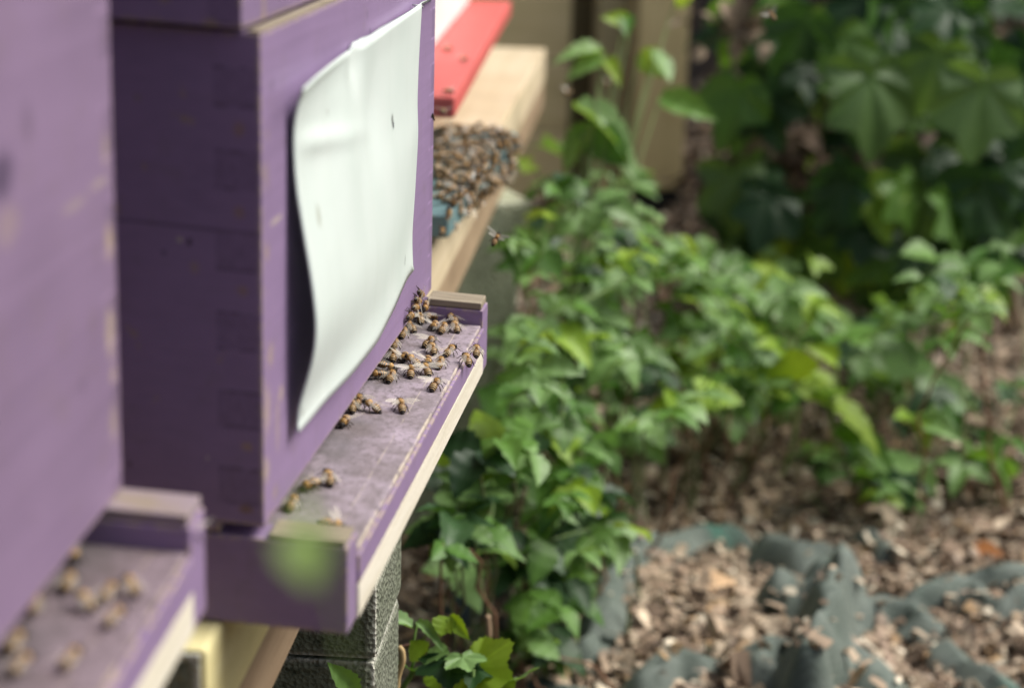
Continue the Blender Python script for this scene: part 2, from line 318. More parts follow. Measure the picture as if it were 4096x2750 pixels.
# ------------------------------------------------------------------ hives
def hive_front(fr, name, label, cat, body_top, wall_lo, mats, length=0.46, depth=0.46, land=0.037, upper=None, land_c=-0.011, fa=0.0):
    """Beehive: floor with landing board and end rails, brood box of four boards, entrance slot, upper box."""
    root = empty(name, fr.O); tag(root, label, cat, 'painted beehives in a row'); O = fr.O
    M1, M2, ML, ME, MC = mats
    b = MB()
    add_box(b, fr, (-depth, 0, wall_lo), (fa, length, body_top)); add_box(b, fr, (-depth, 0, 0.0), (-0.0202, 0.02, wall_lo - 0.0002), 0.0003)
    add_box(b, fr, (-depth, length - 0.02, 0.0), (-0.0202, length, wall_lo - 0.0002), 0.0003)
    b.build('brood_box', M1, root, smooth=False, origin=O)
    if upper:
        t = MB(); add_box(t, fr, (-depth - 0.004, -0.007, body_top + 0.002), (-0.006, length - 0.003, body_top + 0.45)); t.build('upper_box', M1, root, smooth=False, origin=O)
        t = MB(); add_box(t, fr, (-depth - 0.03, -0.03, body_top + 0.4505), (0.02, length + 0.03, body_top + 0.52)); t.build('roof', M1, root, smooth=False, origin=O)
    else:
        t = MB(); add_box(t, fr, (-depth - 0.03, -0.03, body_top + 0.0005), (0.02, length + 0.03, body_top + 0.07)); t.build('roof', M1, root, smooth=False, origin=O)
    f = MB(); add_box(f, fr, (-depth, 0.0212, -0.040), (land - 0.0005, length - 0.0225, land_c), 0.0006); lb = f.build('landing_board', ML, root, smooth=False, origin=O)
    f = MB(); add_box(f, fr, (land - 0.0003, 0.0212, -0.0262), (land + 0.0018, length - 0.0225, land_c - 0.0015), 0.0006); f.build('painted_edge', M2, root, smooth=False, origin=O)
    f = MB(); add_box(f, fr, (land - 0.0003, 0.0212, -0.0430), (land + 0.0016, length - 0.0225, -0.0266), 0.0006); f.build('bare_edge', ME, root, smooth=False, origin=O)
    for b0, b1, ex in ((0.0, 0.021, 0), (length - 0.022, length + 0.003, 0.002)):
        f = MB(); add_box(f, fr, (-depth, b0, -0.0425 - ex), (land + 0.0006, b1, -0.0012), 0.001); e = f.build('side_rail', M2, root, smooth=False, origin=O)
        f = MB(); add_box(f, fr, (0.0015 if b0 == 0 else 0.0005, b0 + 0.0006, -0.0009), (land - 0.0006, b1 - 0.0006, 0.0016 + ex), 0.0008); f.build('rail_cap', MC, e, smooth=False, origin=O)
    return root
hive_b = hive_front(HB, 'beehive', 'purple beehive in focus with a white sheet on its front', 'beehive', 0.2215, 0.0045, (M_purple, M_purple_plain, M_landing, M_edge, M_cap), upper=True)
HA = Frame(HA.w((0, -0.46, 0)), HA.M)      # its far end is the measured corner
hive_a = hive_front(HA, 'beehive', 'blurred purple beehive nearest the eye, with bees on its landing board', 'beehive', 0.62, 0.004, (M_purple_far, M_purple_plain, M_landing_dark, M_edge, M_worncap), fa=0.006)
# split in the front board of the purple hive, and its box edge ledge of bare wood
def crack():
    mb = MB(); n = 14
    for i in range(n):
        t = i / (n - 1); b = 0.4475 + 0.0135 * t; c = 0.1215 - 0.0035 * t * t + 0.0008 * math.sin(t * 5); h = 0.0013 * math.sin(math.pi * (0.12 + 0.8 * t)) + 0.0002
        P = [(0.0004, b, c - h), (0.0006, b, c), (0.0004, b, c + h)]
        mb.V.append(HB.w(P)); mb.C.append(np.ones((3, 3))); mb.L.append(np.array(P)); mb.n += 3
        if i: k = mb.n - 6; mb.Fa += [(k, k + 1, k + 4, k + 3), (k + 1, k + 2, k + 5, k + 4)]
    mb.build('split', M_gap, hive_b, origin=HB.O)
    mb = MB(); add_box(mb, HB, (-0.0058, 0.0005, 0.2217), (-0.0002, 0.4585, 0.2226), 0.0003); mb.build('bare_ledge', M_cap, hive_b, smooth=False, origin=HB.O)
crack()
# two hives further along the row: a teal one hidden but for its landing board, a red one with a white front
HR = np.eye(3)
HT = Frame((-0.245, 1.60, 0.528), HR)
L_teal = 0.445
def teal_hive():
    root = empty('beehive', HT.O); tag(root, 'beehive with a teal landing board under a crowd of bees', 'beehive', 'painted beehives in a row')
    b = MB(); add_box(b, HT, (-0.44, 0.0, 0.006), (0.0, 0.46, 0.68)); b.build('brood_box', M_teal, root, smooth=False, origin=HT.O)
    b = MB(); add_box(b, HT, (-0.46, -0.02, 0.6805), (0.02, 0.48, 0.74)); b.build('roof', M_teal, root, smooth=False, origin=HT.O)
    V, Fa = box_bm((-0.44, 0.0, -0.022), (0.092, L_teal, -0.003), 0.002); V[:, 0] -= (1 - V[:, 1] / L_teal) * 0.022 * (V[:, 0] > 0); b = MB(); b.add(HT.w(V), Fa, loc=V); b.build('landing_board', M_teal, root, smooth=False, origin=HT.O)
    b = MB(); add_box(b, HT, (-0.43, 0.01, -0.0345), (0.03, 0.46, -0.0225)); b.build('floor', M_teal, root, smooth=False, origin=HT.O)
teal_hive()
def red_hive():
    P0 = onZ(1837, 351, 0.595); P1 = onZ(2006, 64, 0.595); d = P1 - P0; d /= np.linalg.norm(d)
    far = onZ(2045, 3, 0.595); y1 = (far - P0) @ d
    n = np.array([d[1], -d[0], 0]); L = 0.95
    O = P0 + d * (y1 - L)
    fr = Frame(O - n * 0.054, np.stack([n, d, [0, 0, 1]], 1))
    root = empty('beehive', fr.O); tag(root, 'white fronted beehive with a bright red landing board', 'beehive', 'painted beehives in a row')
    b = MB(); add_box(b, fr, (-0.42, 0.24, 0.0), (0.0, L - 0.04, 0.34)); b.build('brood_box', M_white, root, smooth=False, origin=fr.O)
    b = MB(); add_box(b, fr, (-0.44, 0.22, 0.3405), (0.02, L - 0.02, 0.40)); b.build('roof', M_white, root, smooth=False, origin=fr.O)
    b = MB(); add_box(b, fr, (-0.42, 0.23, -0.020), (-0.0005, L, -0.0005), 0.003); add_box(b, fr, (0.0, 0, -0.020), (0.055, L, -0.0005), 0.003); b.build('landing_board', M_red, root, smooth=False, origin=fr.O)
    b = MB(); add_box(b, fr, (-0.42, 0.24, -0.0995), (-0.05, L - 0.04, -0.0205), 0.003); b.build('base_block', M_beam, root, smooth=False, origin=fr.O)
    return fr, L
FR_red, L_red = red_hive()
# ------------------------------------------------------------------ timbers and blocks that carry the hives
def beam(name, lo, hi, mat, label, cat, bev=0.004, skew=0):
    V, Fa = box_bm(lo, hi, bev); o = np.array([(lo[0] + hi[0]) / 2, (lo[1] + hi[1]) / 2, lo[2]]); L = V.copy()
    if skew: V[:, 0] += skew * (V[:, 2] - hi[2])
    ob = link(name, mesh_from(name, V - o, Fa, loc=L, smooth=False), mat, None, o); tag(ob, label, cat); return ob
Zt = 0.85 - 0.357
M_yel = bare('pale_yellow_wood', (0.66, 0.58, 0.27), (0.76, 0.69, 0.38), dark=(0.46, 0.30, 0.12), gs=(30, 8, 60), amount=0.25)
yb = beam('wood_block', (-0.214, 0.79, Zt - 0.049), (-0.189, 0.945, Zt), M_yel, 'pale yellow wood block under the near rail of the purple hive', 'wood block', 0.003)
plank = beam('support_plank', (-0.42, 0.95, Zt - 0.049), (-0.19, 3.08, Zt), M_plank, 'pale upper timber plank running under the row of beehives', 'plank', 0.003)
mb_ = MB(); add_box(mb_, None, (-0.212, 0.7885, Zt - 0.047), (-0.192, 0.7905, Zt - 0.002), 0.0008); mb_.build('shaded_end_grain', M_conc, yb, smooth=False, origin=np.array(yb.location)); bpy.data.objects['shaded_end_grain']['label'] = 'mossy sawn end, dark with painted shade'  # mossy plate whose dark colour stands for the nearest hive's shade
beam('support_beam', (-0.42, 0.10, Zt - 0.090), (-0.191, 3.075, Zt - 0.0495), M_beam, 'brown lower timber beam resting on the concrete blocks', 'beam', 0.003)
beam('support_plank', (-0.50, 0.12, Zt - 0.049), (-0.27, 0.70, 0.5365), M_plank, 'timber spacer hidden under the blurred nearest beehive', 'plank', 0.003)
zb = Zt - 0.0905
beam('concrete_block', (-0.60, 1.10, 0.3515), (-0.159, 1.212, zb), M_conc, 'mossy concrete block directly under the white sheeted purple hive', 'concrete block', 0.006)
beam('concrete_block', (-0.60, 1.101, -0.03), (-0.160, 1.210, 0.351), M_conc, 'lower concrete block beneath the purple hive, behind green shoots', 'concrete block', 0.006)
fb = beam('concrete_block', (-0.60, 2.30, -0.03), (-0.155, 2.41, zb), M_conc_lit, 'grey green concrete block under the far part of the timber, behind the flying bee', 'concrete block', 0.006, skew=0.12)
fb.rotation_euler = (0, 0, math.radians(25)); fb.location.y -= 0.09
# ------------------------------------------------------------------ wooden fence behind
def fence():
    p0 = onY(2557, 0, 4.2); p1 = onY(2780, 0, 4.2); pb = onY(2690, 775, 4.2)
    root = empty('wooden_fence', (p0[0], 4.2, 0)); tag(root, 'brown wooden fence with a square post behind the beehives', 'fence'); O = np.array(root.location)
    root.rotation_euler = (0, 0, math.radians(30)); p1 = p0 + (p1 - p0) / math.cos(math.radians(30)) * .93   # the fence runs obliquely
    m = MB(); add_box(m, None, (p0[0], 4.2, pb[2]), (p1[0], 4.31, 1.9), 0.006); m.build('post', M_fence, root, smooth=False, origin=O)
    m = MB(); add_box(m, None, (p0[0] + 0.003, 4.203, -0.05), (p1[0] - 0.003, 4.307, pb[2] - 0.0005), 0.004); m.build('post_base', M_black, root, smooth=False, origin=O)
    xa = p0[0] - (p0[0] - onY(2440, 0, 4.15)[0]) * 1.12; xb = p0[0] - (p0[0] - onY(2335, 0, 4.1)[0]) * 1.12
    m = MB(); add_box(m, None, (xa, 4.25, 0.04), (p0[0] - 0.001, 4.275, 1.9), 0.003); m.build('board', M_fence, root, smooth=False, origin=O)
    z = 0.05
    while z < 1.8:
        m = MB(); add_box(m, None, (-2.4, 4.262, z), (xb, 4.284, z + 0.142), 0.004); m.build('board', M_fence_h, root, smooth=False, origin=O); z += 0.1445
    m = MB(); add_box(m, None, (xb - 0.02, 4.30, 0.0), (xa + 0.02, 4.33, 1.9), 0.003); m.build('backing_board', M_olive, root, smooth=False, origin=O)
fence()
# ------------------------------------------------------------------ the white sheet pinned to the purple hive
def sheet():
    D = 1.7542
    def crv(px, axis, val): return np.array([HB.on(u * D, v * D, axis, val) for u, v in px])
    Lft = crv([(690, 205), (676, 245), (670, 280), (668, 330), (675, 430), (690, 520), (712, 650), (722, 740), (718, 800), (700, 870), (682, 920), (675, 960), (680, 985)], 1, 0.046)
    Bot = crv([(680, 985), (695, 970), (740, 915), (800, 855), (860, 780), (900, 700), (925, 640), (941, 615)], 2, 0.0358)
    Rgt = crv([(962, -6), (954, 130), (950, 240), (953, 300), (945, 440), (938, 540), (941, 615)], 1, 0.3665)
    Top = crv([(690, 205), (715, 180), (750, 150), (800, 111), (850, 76), (900, 38), (950, 3), (962, -6)], 2, 0.1975)
    def rs(P, n, key):
        t = (P[:, key] - P[0, key]) / (P[-1, key] - P[0, key]); t = np.maximum.accumulate(t + np.arange(len(t)) * 1e-6)
        q = np.linspace(0, 1, n); out = np.stack([np.interp(q, t, P[:, k]) for k in range(3)], 1)
        for _ in range(6): out[1:-1] = 0.25 * out[:-2] + 0.5 * out[1:-1] + 0.25 * out[2:]
        return out
    n, m = 61, 51
    l, r = rs(Lft, m, 2), rs(Rgt, m, 2); t, b = rs(Top, n, 1), rs(Bot, n, 1)
    l[0] = t[0]; r[0] = t[-1]; l[-1] = b[0]; r[-1] = b[-1]
    P = np.zeros((m, n, 3)); S = np.linspace(0, 1, n); T = np.linspace(0, 1, m)
    for j in range(m):
        for i in range(n):
            s, q = S[i], T[j]
            P[j, i] = (1 - s) * l[j] + s * r[j] + (1 - q) * t[i] + q * b[i] - ((1 - s) * (1 - q) * t[0] + s * (1 - q) * t[-1] + (1 - s) * q * b[0] + s * q * b[-1])
    Sg, Tg = np.meshgrid(S, T); env = np.clip(np.minimum.reduce([Sg, 1 - Sg, Tg, 1 - Tg]) * 9, 0, 1)
    g = lambda s0, t0, a, b2: np.exp(-((Sg - s0) / a) ** 2 - ((Tg - t0) / b2) ** 2)
    d = -0.0055 * g(0.42, 0.02, 0.04, 0.09) - 0.0018 * g(0.55, 0.26, 0.05, 0.12) + 0.003 * g(0.30, 0.30, 0.10, 0.2) + 0.0025 * np.exp(-((Tg - 0.16 - 0.28 * Sg) / 0.028) ** 2) * np.clip(1 - Sg * 1.8, 0, 1) + 0.0006 * np.sin(Sg * 6 + Tg * 3)
    P[:, :, 0] += d * np.clip(env + 0.9 * (Tg < 0.1) * (np.abs(Sg - 0.42) < 0.1), 0, 1)
    P[:, :, 0] = np.maximum(P[:, :, 0], 0.0012)
    V = P.reshape(-1, 3); fa = [(j * n + i, j * n + i + 1, (j + 1) * n + i + 1, (j + 1) * n + i) for j in range(m - 1) for i in range(n - 1)]
    W = HB.w(V); O = W[n // 2]
    me = mesh_from('white_sheet', W - O, fa, loc=V)
    mt = NT('white_plastic_sheet', 0.38, 0.45); v = mt.vec(); s3 = mt.sep(v)
    c = mt.mix(mt.ramp(mt.noise(v, 18, 3), 0.3, 0.7), (0.70, 0.785, 0.74), (0.75, 0.825, 0.785))
    c = mt.mix(mt.ramp(mt.noise(mt.scale(v, (1, 60, 6)), 1, 3), 0.55, 0.75, 0, 0.12), c, (0.55, 0.60, 0.52))
    def mark(uv, rb, rc, st, colr):
        nonlocal c
        p = HB.on(uv[0], uv[1], 0, 0.005)
        db = mt.math('DIVIDE', mt.math('SUBTRACT', s3[1], float(p[1])), rb); dc = mt.math('DIVIDE', mt.math('SUBTRACT', s3[2], float(p[2])), rc)
        dd = mt.math('SQRT', mt.math('ADD', mt.math('MULTIPLY', db, db), mt.math('MULTIPLY', dc, dc)))
        dd = mt.math('ADD', dd, mt.math('MULTIPLY', mt.math('SUBTRACT', mt.noise(v, 500, 3), 0.5), 1.6))
        c = mt.mix(mt.math('MULTIPLY', mt.ramp(dd, 0.6, 1.25, 1, 0), st), c, colr)
    mark((1566, 483), 0.0035, 0.0042, 0.75, (0.10, 0.10, 0.10)); mark((1568, 500), 0.0022, 0.0018, 0.9, (0.02, 0.03, 0.05))
    mark((1250, 862), 0.0035, 0.0055, 0.55, (0.35, 0.37, 0.27)); mark((1624, 1040), 0.0011, 0.0032, 0.95, (0.02, 0.02, 0.02))
    mark((1206, 1648), 0.0018, 0.0022, 0.6, (0.25, 0.27, 0.22)); mark((1318, 448), 0.002, 0.002, 0.35, (0.3, 0.3, 0.26))
    mt.bump(mt.noise(v, 60, 3), 0.08, 0.002); mt.base(c)
    t2 = mt.n('ShaderNodeBsdfTranslucent'); mt.t.links.new(c, t2.inputs[0]); mx = mt.n('ShaderNodeMixShader'); mx.inputs[0].default_value = 0.15
    mt.t.links.new(mt.p.outputs[0], mx.inputs[1]); mt.t.links.new(t2.outputs[0], mx.inputs[2]); mt.t.links.new(mx.outputs[0], mt.out.inputs['Surface'])
    o = link('white_sheet', me, mt.m, None, O); sm = o.modifiers.new('thickness', 'SOLIDIFY'); sm.thickness = 0.0008; sm.offset = 0
    tag(o, 'white curling plastic sheet stapled to the front of the purple hive', 'plastic sheet')
    st = MB(); p = HB.on(1673, 26, 0, 0.004); e = [p + np.array(q) for q in ((-0.003, -0.004, 0.001), (0.002, -0.003, 0.001), (0.0022, 0.003, -0.0005), (-0.003, 0.004, -0.001))]
    add_tube(st, HB.w(e), 0.0005, 6); st.build('staple', M_steel, o, origin=O)
sheet()

# ------------------------------------------------------------------ bees
def bee_body():
    K = np.array([(-6.6, -.75, .1, .1), (-6.2, -.65, .65, .55), (-5.4, -.45, 1.25, 1.1), (-4.2, -.1, 1.8, 1.55), (-2.8, .15, 2.0, 1.8), (-1.5, .25, 1.8, 1.65), (-.6, .2, 1.0, 1.0), (-.2, .2, .5, .55),
                  (.1, .25, .8, .85), (.7, .35, 1.6, 1.5), (1.7, .45, 2.0, 1.9), (2.7, .3, 1.65, 1.5), (3.3, .1, .75, .75), (3.6, 0, 1.1, 1.1), (4.2, -.15, 1.65, 1.35), (4.9, -.45, 1.3, 1.2), (5.4, -.8, .6, .7), (5.6, -.9, .06, .06)])
    ys = np.concatenate([np.linspace(-6.6, -.5, 46), np.linspace(-.4, 5.6, 34)])
    P = np.stack([ys] + [np.interp(ys, K[:, 0], K[:, k]) for k in (1, 2, 3)], 1)
    sides = 14; mb = MB(); V = []; C = []
    tan = np.array((.62, .37, .13)); amb = np.array((.70, .30, .06)); dark = np.array((.020, .014, .010)); cream = np.array((.60, .48, .28)); fuzz = np.array((.54, .32, .105)); head = np.array((.035, .027, .02))
    seg = [-.5, -1.6, -2.7, -3.8, -4.8, -5.7, -6.6]
    r2 = np.random.default_rng(3)
    for y, z, rx, rz in P:
        if y < -.5:
            k = max(i for i in range(6) if y <= seg[i] + 1e-6); t = (seg[k] - y) / (seg[k] - seg[k + 1])
            base = [amb, amb, tan, tan, tan * .6, dark][k]
            c = cream if (t < .18 and 0 < k < 5) else (base if t < .47 else dark)
            bump = 1 + .05 * math.sin(math.pi * min(1, t * 1.1))
        else:
            c = dark * 2 if y < .2 else (fuzz if y < 3.2 else head); bump = 1
        for q in range(sides):
            an = 2 * math.pi * q / sides; V.append((rx * bump * math.sin(an), y, z + rz * bump * math.cos(an)))
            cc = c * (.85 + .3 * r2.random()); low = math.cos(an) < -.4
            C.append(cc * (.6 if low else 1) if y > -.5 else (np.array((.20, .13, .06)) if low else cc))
    n = len(P); Fa = [(i * sides + q, i * sides + (q + 1) % sides, (i + 1) * sides + (q + 1) % sides, (i + 1) * sides + q) for i in range(n - 1) for q in range(sides)]
    mb.add(V, Fa, C)
    for sx in (-1, 1):          # eyes
        E2 = []; Fe = []
        for i in range(5):
            for q in range(8):
                ph = math.pi * (i + .5) / 5; th = 2 * math.pi * q / 8; E2.append((sx * (1.25 + .55 * math.sin(ph) * math.cos(th)), 4.25 + .75 * math.sin(ph) * math.sin(th), -.15 + .95 * math.cos(ph)))
        for i in range(4):
            for q in range(8): Fe.append((i * 8 + q, i * 8 + (q + 1) % 8, i * 8 + 8 + (q + 1) % 8, i * 8 + 8 + q))
        mb.add(E2, Fe, (.012, .009, .008))
        lc = (.045, .028, .016)
        for hy, ky, fy in ((2.6, 3.6, 4.4), (1.6, 1.4, 1.0), (.8, -1.0, -2.8)):
            add_tube(mb, [(sx * 1.0, hy, -1.0), (sx * 2.5, ky, -.5), (sx * 3.3, (ky + fy) / 2, -1.7), (sx * 3.7, fy, -2.5), (sx * 4.2, fy + .3 * (1 if hy > 2 else -1), -2.62)], [.3, .28, .3 if hy < 1 else .2, .15, .1], 5, lc)
        add_tube(mb, [(sx * .5, 5.0, 0), (sx * .9, 6.0, .5), (sx * 1.4, 7.3, -.1), (sx * 1.7, 8.1, -.5)], [.12, .11, .09, .08], 5, (.03, .02, .015))
    V2 = []; F2 = []; C2 = []
    for k in range(320):        # thorax and face hair
        y = r2.uniform(.2, 3.9) if k < 270 else r2.uniform(-1.4, -.5); rx, rz, z = (np.interp(y, K[:, 0], K[:, j]) for j in (2, 3, 1)); an = r2.uniform(-2.2, 2.2)
        p = np.array((rx * math.sin(an), y, z + rz * math.cos(an))); nrm = np.array((math.sin(an), r2.uniform(-.4, .4), math.cos(an))); tng = np.array((math.cos(an), .3, -math.sin(an)))
        o = len(V2); V2 += [p - tng * .07, p + tng * .07, p + nrm * r2.uniform(.35, .65)]; F2.append((o, o + 1, o + 2)); C2 += [np.array((.52, .34, .14)) * r2.uniform(.7, 1.4)] * 3
    mb.add(V2, F2, C2)
    V = np.concatenate(mb.V) * .001
    return mesh_from('bee_body', V, mb.Fa, np.concatenate(mb.C), V)
def wing_mesh(kind, sx):
    mb = MB()
    for L, W, root, ang in ((9.2, 3.0, (1.1, 1.6, 1.7), 0), (6.4, 2.2, (1.2, .6, 1.5), .28)):
        if kind == 'folded': az = math.radians(160) + ang * .4; el = .06
        elif kind == 'spread': az = math.radians(118) + ang * 1.2; el = .28
        else: az = math.radians(82) + ang * 1.4; el = .5
        d = np.array((math.sin(az) * math.cos(el), math.cos(az) * math.cos(el), math.sin(el))); side = np.array((-math.cos(az), math.sin(az), .18))
        if kind == 'folded': side = np.array((.9, .35, -.25))
        V = []; n = 9
        for i in range(n):
            t = i / (n - 1); wv = W * .5 * (math.sin(math.pi * min(1, .06 + t * .94) ** .75) ** .6)
            for q in (-1, 0, 1): V.append(np.array(root) + d * L * t + side * (wv * q * .95 + .15 * L * .12 * math.sin(math.pi * t)) + np.array((0, 0, .22 * (1 - q * q) + (.0 if L > 7 else -.12))))
        V = np.array(V); V[:, 0] *= sx
        Fa = [(i * 3 + q, i * 3 + q + 1, i * 3 + q + 4, i * 3 + q + 3) for i in range(n - 1) for q in (0, 1)]
        mb.add(V, Fa)
    V = np.concatenate(mb.V) * .001
    return mesh_from('bee_wing', V, mb.Fa, None, V)
BEE = bee_body(); BEE.materials.append(M_bee)
WINGS = {k: [wing_mesh(k, -1), wing_mesh(k, 1)] for k in ('folded', 'spread', 'flying')}
for k in WINGS:
    for mm in WINGS[k]: mm.materials.append(M_wing_fold if k == 'folded' else M_wing)
def bee_at(pos, fwd, up, kind, label, group=None, size=1.0):
    up = np.array(up, float); up /= np.linalg.norm(up); fwd = np.array(fwd, float); fwd -= up * (fwd @ up); fwd /= np.linalg.norm(fwd); x = np.cross(fwd, up)
    o = bpy.data.objects.new('honeybee', BEE); COL.objects.link(o)
    M = Matrix.Identity(4)
    for i in range(3):
        M[i][0], M[i][1], M[i][2], M[i][3] = x[i] * size, fwd[i] * size, up[i] * size, pos[i]
    o.matrix_world = M; tag(o, label, 'bee', group)
    for mm in WINGS[kind]:
        c = bpy.data.objects.new('wing', mm); COL.objects.link(c); c.parent = o
    return o
GB = 'honeybees on the landing board of the purple hive'
def on_board(fr, tail, head, kind, label, group, c=-0.011, fl=0.0026, size=1.17, tilt=None):
    p = fr.on(*tail, 2, c + fl); q = fr.on(*head, 2, c + fl); mid = fr.w((p + q) / 2); f = fr.w(q) - fr.w(p)
    if tilt is None: tilt = 0.36 if head[1] < tail[1] - 8 else (-0.12 if head[1] > tail[1] + 8 else 0.12)
    mid = mid + np.array((0, 0, 0.0035 * abs(tilt)))
    up = np.array((0.042, 0, 1.0)); f = f / np.linalg.norm(f) + up * tilt; upv = up - f * (up @ f) / (f @ f)
    return bee_at(mid, f, upv, kind, label, group, size)
def on_wall(fr, tail, head, kind, label, group, a=0.003, size=1.08):
    p = fr.on(*tail, 0, a); q = fr.on(*head, 0, a); return bee_at(fr.w((p + q) / 2), fr.w(q) - fr.w(p), fr.M[:, 0], kind, label, group, size)
def z5(x, y): return (1550 + x / 3.484, 1100 + y / 3.484)
W = [((425, 205), (495, 320), 'folded', 'topmost bee climbing the purple wall above the far rail, tail up'),
     ((365, 310), (470, 400), 'spread', 'bee on the purple wall just below the topmost climbing bee'),
     ((545, 370), (500, 500), 'folded', 'bee on the purple wall touching the inner end of the far rail'),
     ((330, 470), (440, 430), 'spread', 'bee on the purple wall in the middle of the climbing knot'),
     ((240, 660), (385, 480), 'folded', 'striped bee climbing up the purple wall at the foot of the climbing knot')]
for t, h, k, l in W: on_wall(HB, z5(*t), z5(*h), k, l, GB)
Bd = [((490, 680), (420, 560), 'spread', 'bee at the wall corner between the climbing knot and the far rail'),
      ((395, 770), (240, 700), 'folded', 'bee facing the purple wall just right of the climbing striped bee'),
      ((160, 895), (275, 745), 'folded', 'glossy bee close along the purple wall below the climbing knot'),
      ((690, 585), (520, 595), 'folded', 'bee in the shade at the left end of the far rail base'),
      ((1010, 670), (800, 575), 'folded', 'bee in the shade at the middle of the far rail base'),
      ((690, 650), (610, 770), 'spread', 'bee facing the eye left of the pair below the far rail'),
      ((690, 830), (860, 680), 'folded', 'bee with wings laid back, left one of the pair below the far rail'),
      ((1000, 785), (890, 690), 'folded', 'pale tailed bee, right one of the pair below the far rail'),
      ((465, 985), (700, 915), 'spread', 'bee lying crosswise behind another at the middle of the landing board'),
      ((695, 1125), (555, 960), 'folded', 'bee with its tail to the right in front of the crosswise bee'),
      ((80, 1225), (70, 1055), 'folded', 'plump amber banded bee beside the purple wall, head away from the eye'),
      ((75, 1020), (115, 930), 'folded', 'dark bee half hidden in the entrance slot behind the amber banded bee'),
      ((275, 1090), (185, 1215), 'spread', 'bee with raised pale wings right of the amber banded bee'),
      ((455, 1240), (255, 1180), 'folded', 'bee lying crosswise in the middle of the main crowd'),
      ((560, 1140), (572, 1265), 'spread', 'bee facing the eye with both wings lifted in the main crowd'),
      ((320, 1455), (330, 1265), 'spread', 'banded bee with spread wings seen from behind at the front of the main crowd'),
      ((625, 1410), (455, 1255), 'spread', 'banded bee with spread wings pointing left, right of the one seen from behind'),
      ((660, 1330), (805, 1150), 'folded', 'banded bee in line behind the one heading for the board edge'),
      ((770, 1110), (970, 1030), 'folded', 'brown bee with dark head heading right to the board edge'),
      ((1200, 1290), (1015, 1100), 'folded', 'bee at the outer edge of the landing board with long hind legs'),
      ((1245, 1205), (1230, 945), 'folded', 'bee on the outer front edge beside the far rail')]
for t, h, k, l in Bd: on_board(HB, z5(*t), z5(*h), k, l, GB, fl=0.0022)
Bf = [((1711, 1565), (1770, 1521), 'spread', 'banded bee facing right with one long pale wing out, in front of the crowd'),
      ((1541, 1531), (1588, 1487), 'folded', 'banded bee at the left front of the crowd near the wall'),
      ((1521, 1462), (1580, 1471), 'folded', 'bee with folded shiny wings above the left front bee of the crowd'),
      ((1527, 1497), (1494, 1500), 'folded', 'bee half under the purple wall left of the crowd'),
      ((1419, 1630), (1447, 1588), 'spread', 'bee with raised wings in the pair near the wall'),
      ((1520, 1637), (1453, 1620), 'folded', 'pale tailed bee of the pair near the wall'),
      ((1412, 1645), (1400, 1610), 'folded', 'small dark bee half in the entrance slot behind the pair'),
      ((1622, 1656), (1586, 1598), 'spread', 'lone bee with pale wings and dark tail tip in the middle of the bare board'),
      ((1393, 1668), (1360, 1705), 'spread', 'bee slipping into the entrance slot below the pair'),
      ((1330, 1942), (1298, 1890), 'folded', 'brown bee on the near part of the board above the green blur'),
      ((1260, 1932), (1214, 1946), 'folded', 'bee by the wall half veiled by the green blur'),
      ((1152, 2033), (1185, 1999), 'folded', 'bee by the wall corner nearest the near rail'),
      ((1298, 2092), (1368, 2101), 'spread', 'bee with one wing straight up beside the near rail cap')]
for t, h, k, l in Bf: on_board(HB, t, h, k, l, GB, fl=0.0024)
GA = 'blurred honeybees on the landing board of the nearest hive'
def z6(x, y): return (x / 1.65, 1800 + y / 1.65)
Ba = [((800, 330), (735, 380), 'blurred bee in the dark corner under the rail of the nearest hive'), ((650, 430), (730, 490), 'blurred bee at the dark wall foot of the nearest hive'),
      ((870, 440), (960, 500), 'blurred bee in the shade at the middle of the nearest hive rail'), ((1225, 490), (1290, 610), 'blurred bee with a bright pale wing at the rail end of the nearest hive'),
      ((430, 650), (520, 720), 'blurred bee beside the wall, first one out of the shade'), ((420, 930), (490, 830), 'blurred bee with a dark shadow patch at its left'),
      ((620, 1040), (510, 970), 'blurred tan bee left of the row of three'), ((670, 980), (770, 910), 'blurred dark bee in the middle of the row of three'),
      ((910, 950), (820, 860), 'blurred bee at the right end of the row of three'), ((690, 1140), (830, 1080), 'blurred bee below the row of three'),
      ((190, 1080), (260, 970), 'blurred bee beside the wall of the nearest hive, left of the row'), ((400, 1430), (540, 1340), 'blurred dark bee alone low on the nearest board'),
      ((60, 1310), (150, 1240), 'blurred bee beside the wall near the left picture edge'), ((70, 1460), (220, 1380), 'blurred bee low in the left corner, right of the lowest one')]
for t, h, l in Ba: on_board(HA, z6(*t), z6(*h), 'spread' if 'pale wing' in l else 'folded', l, GA, fl=0.003, size=1.0)
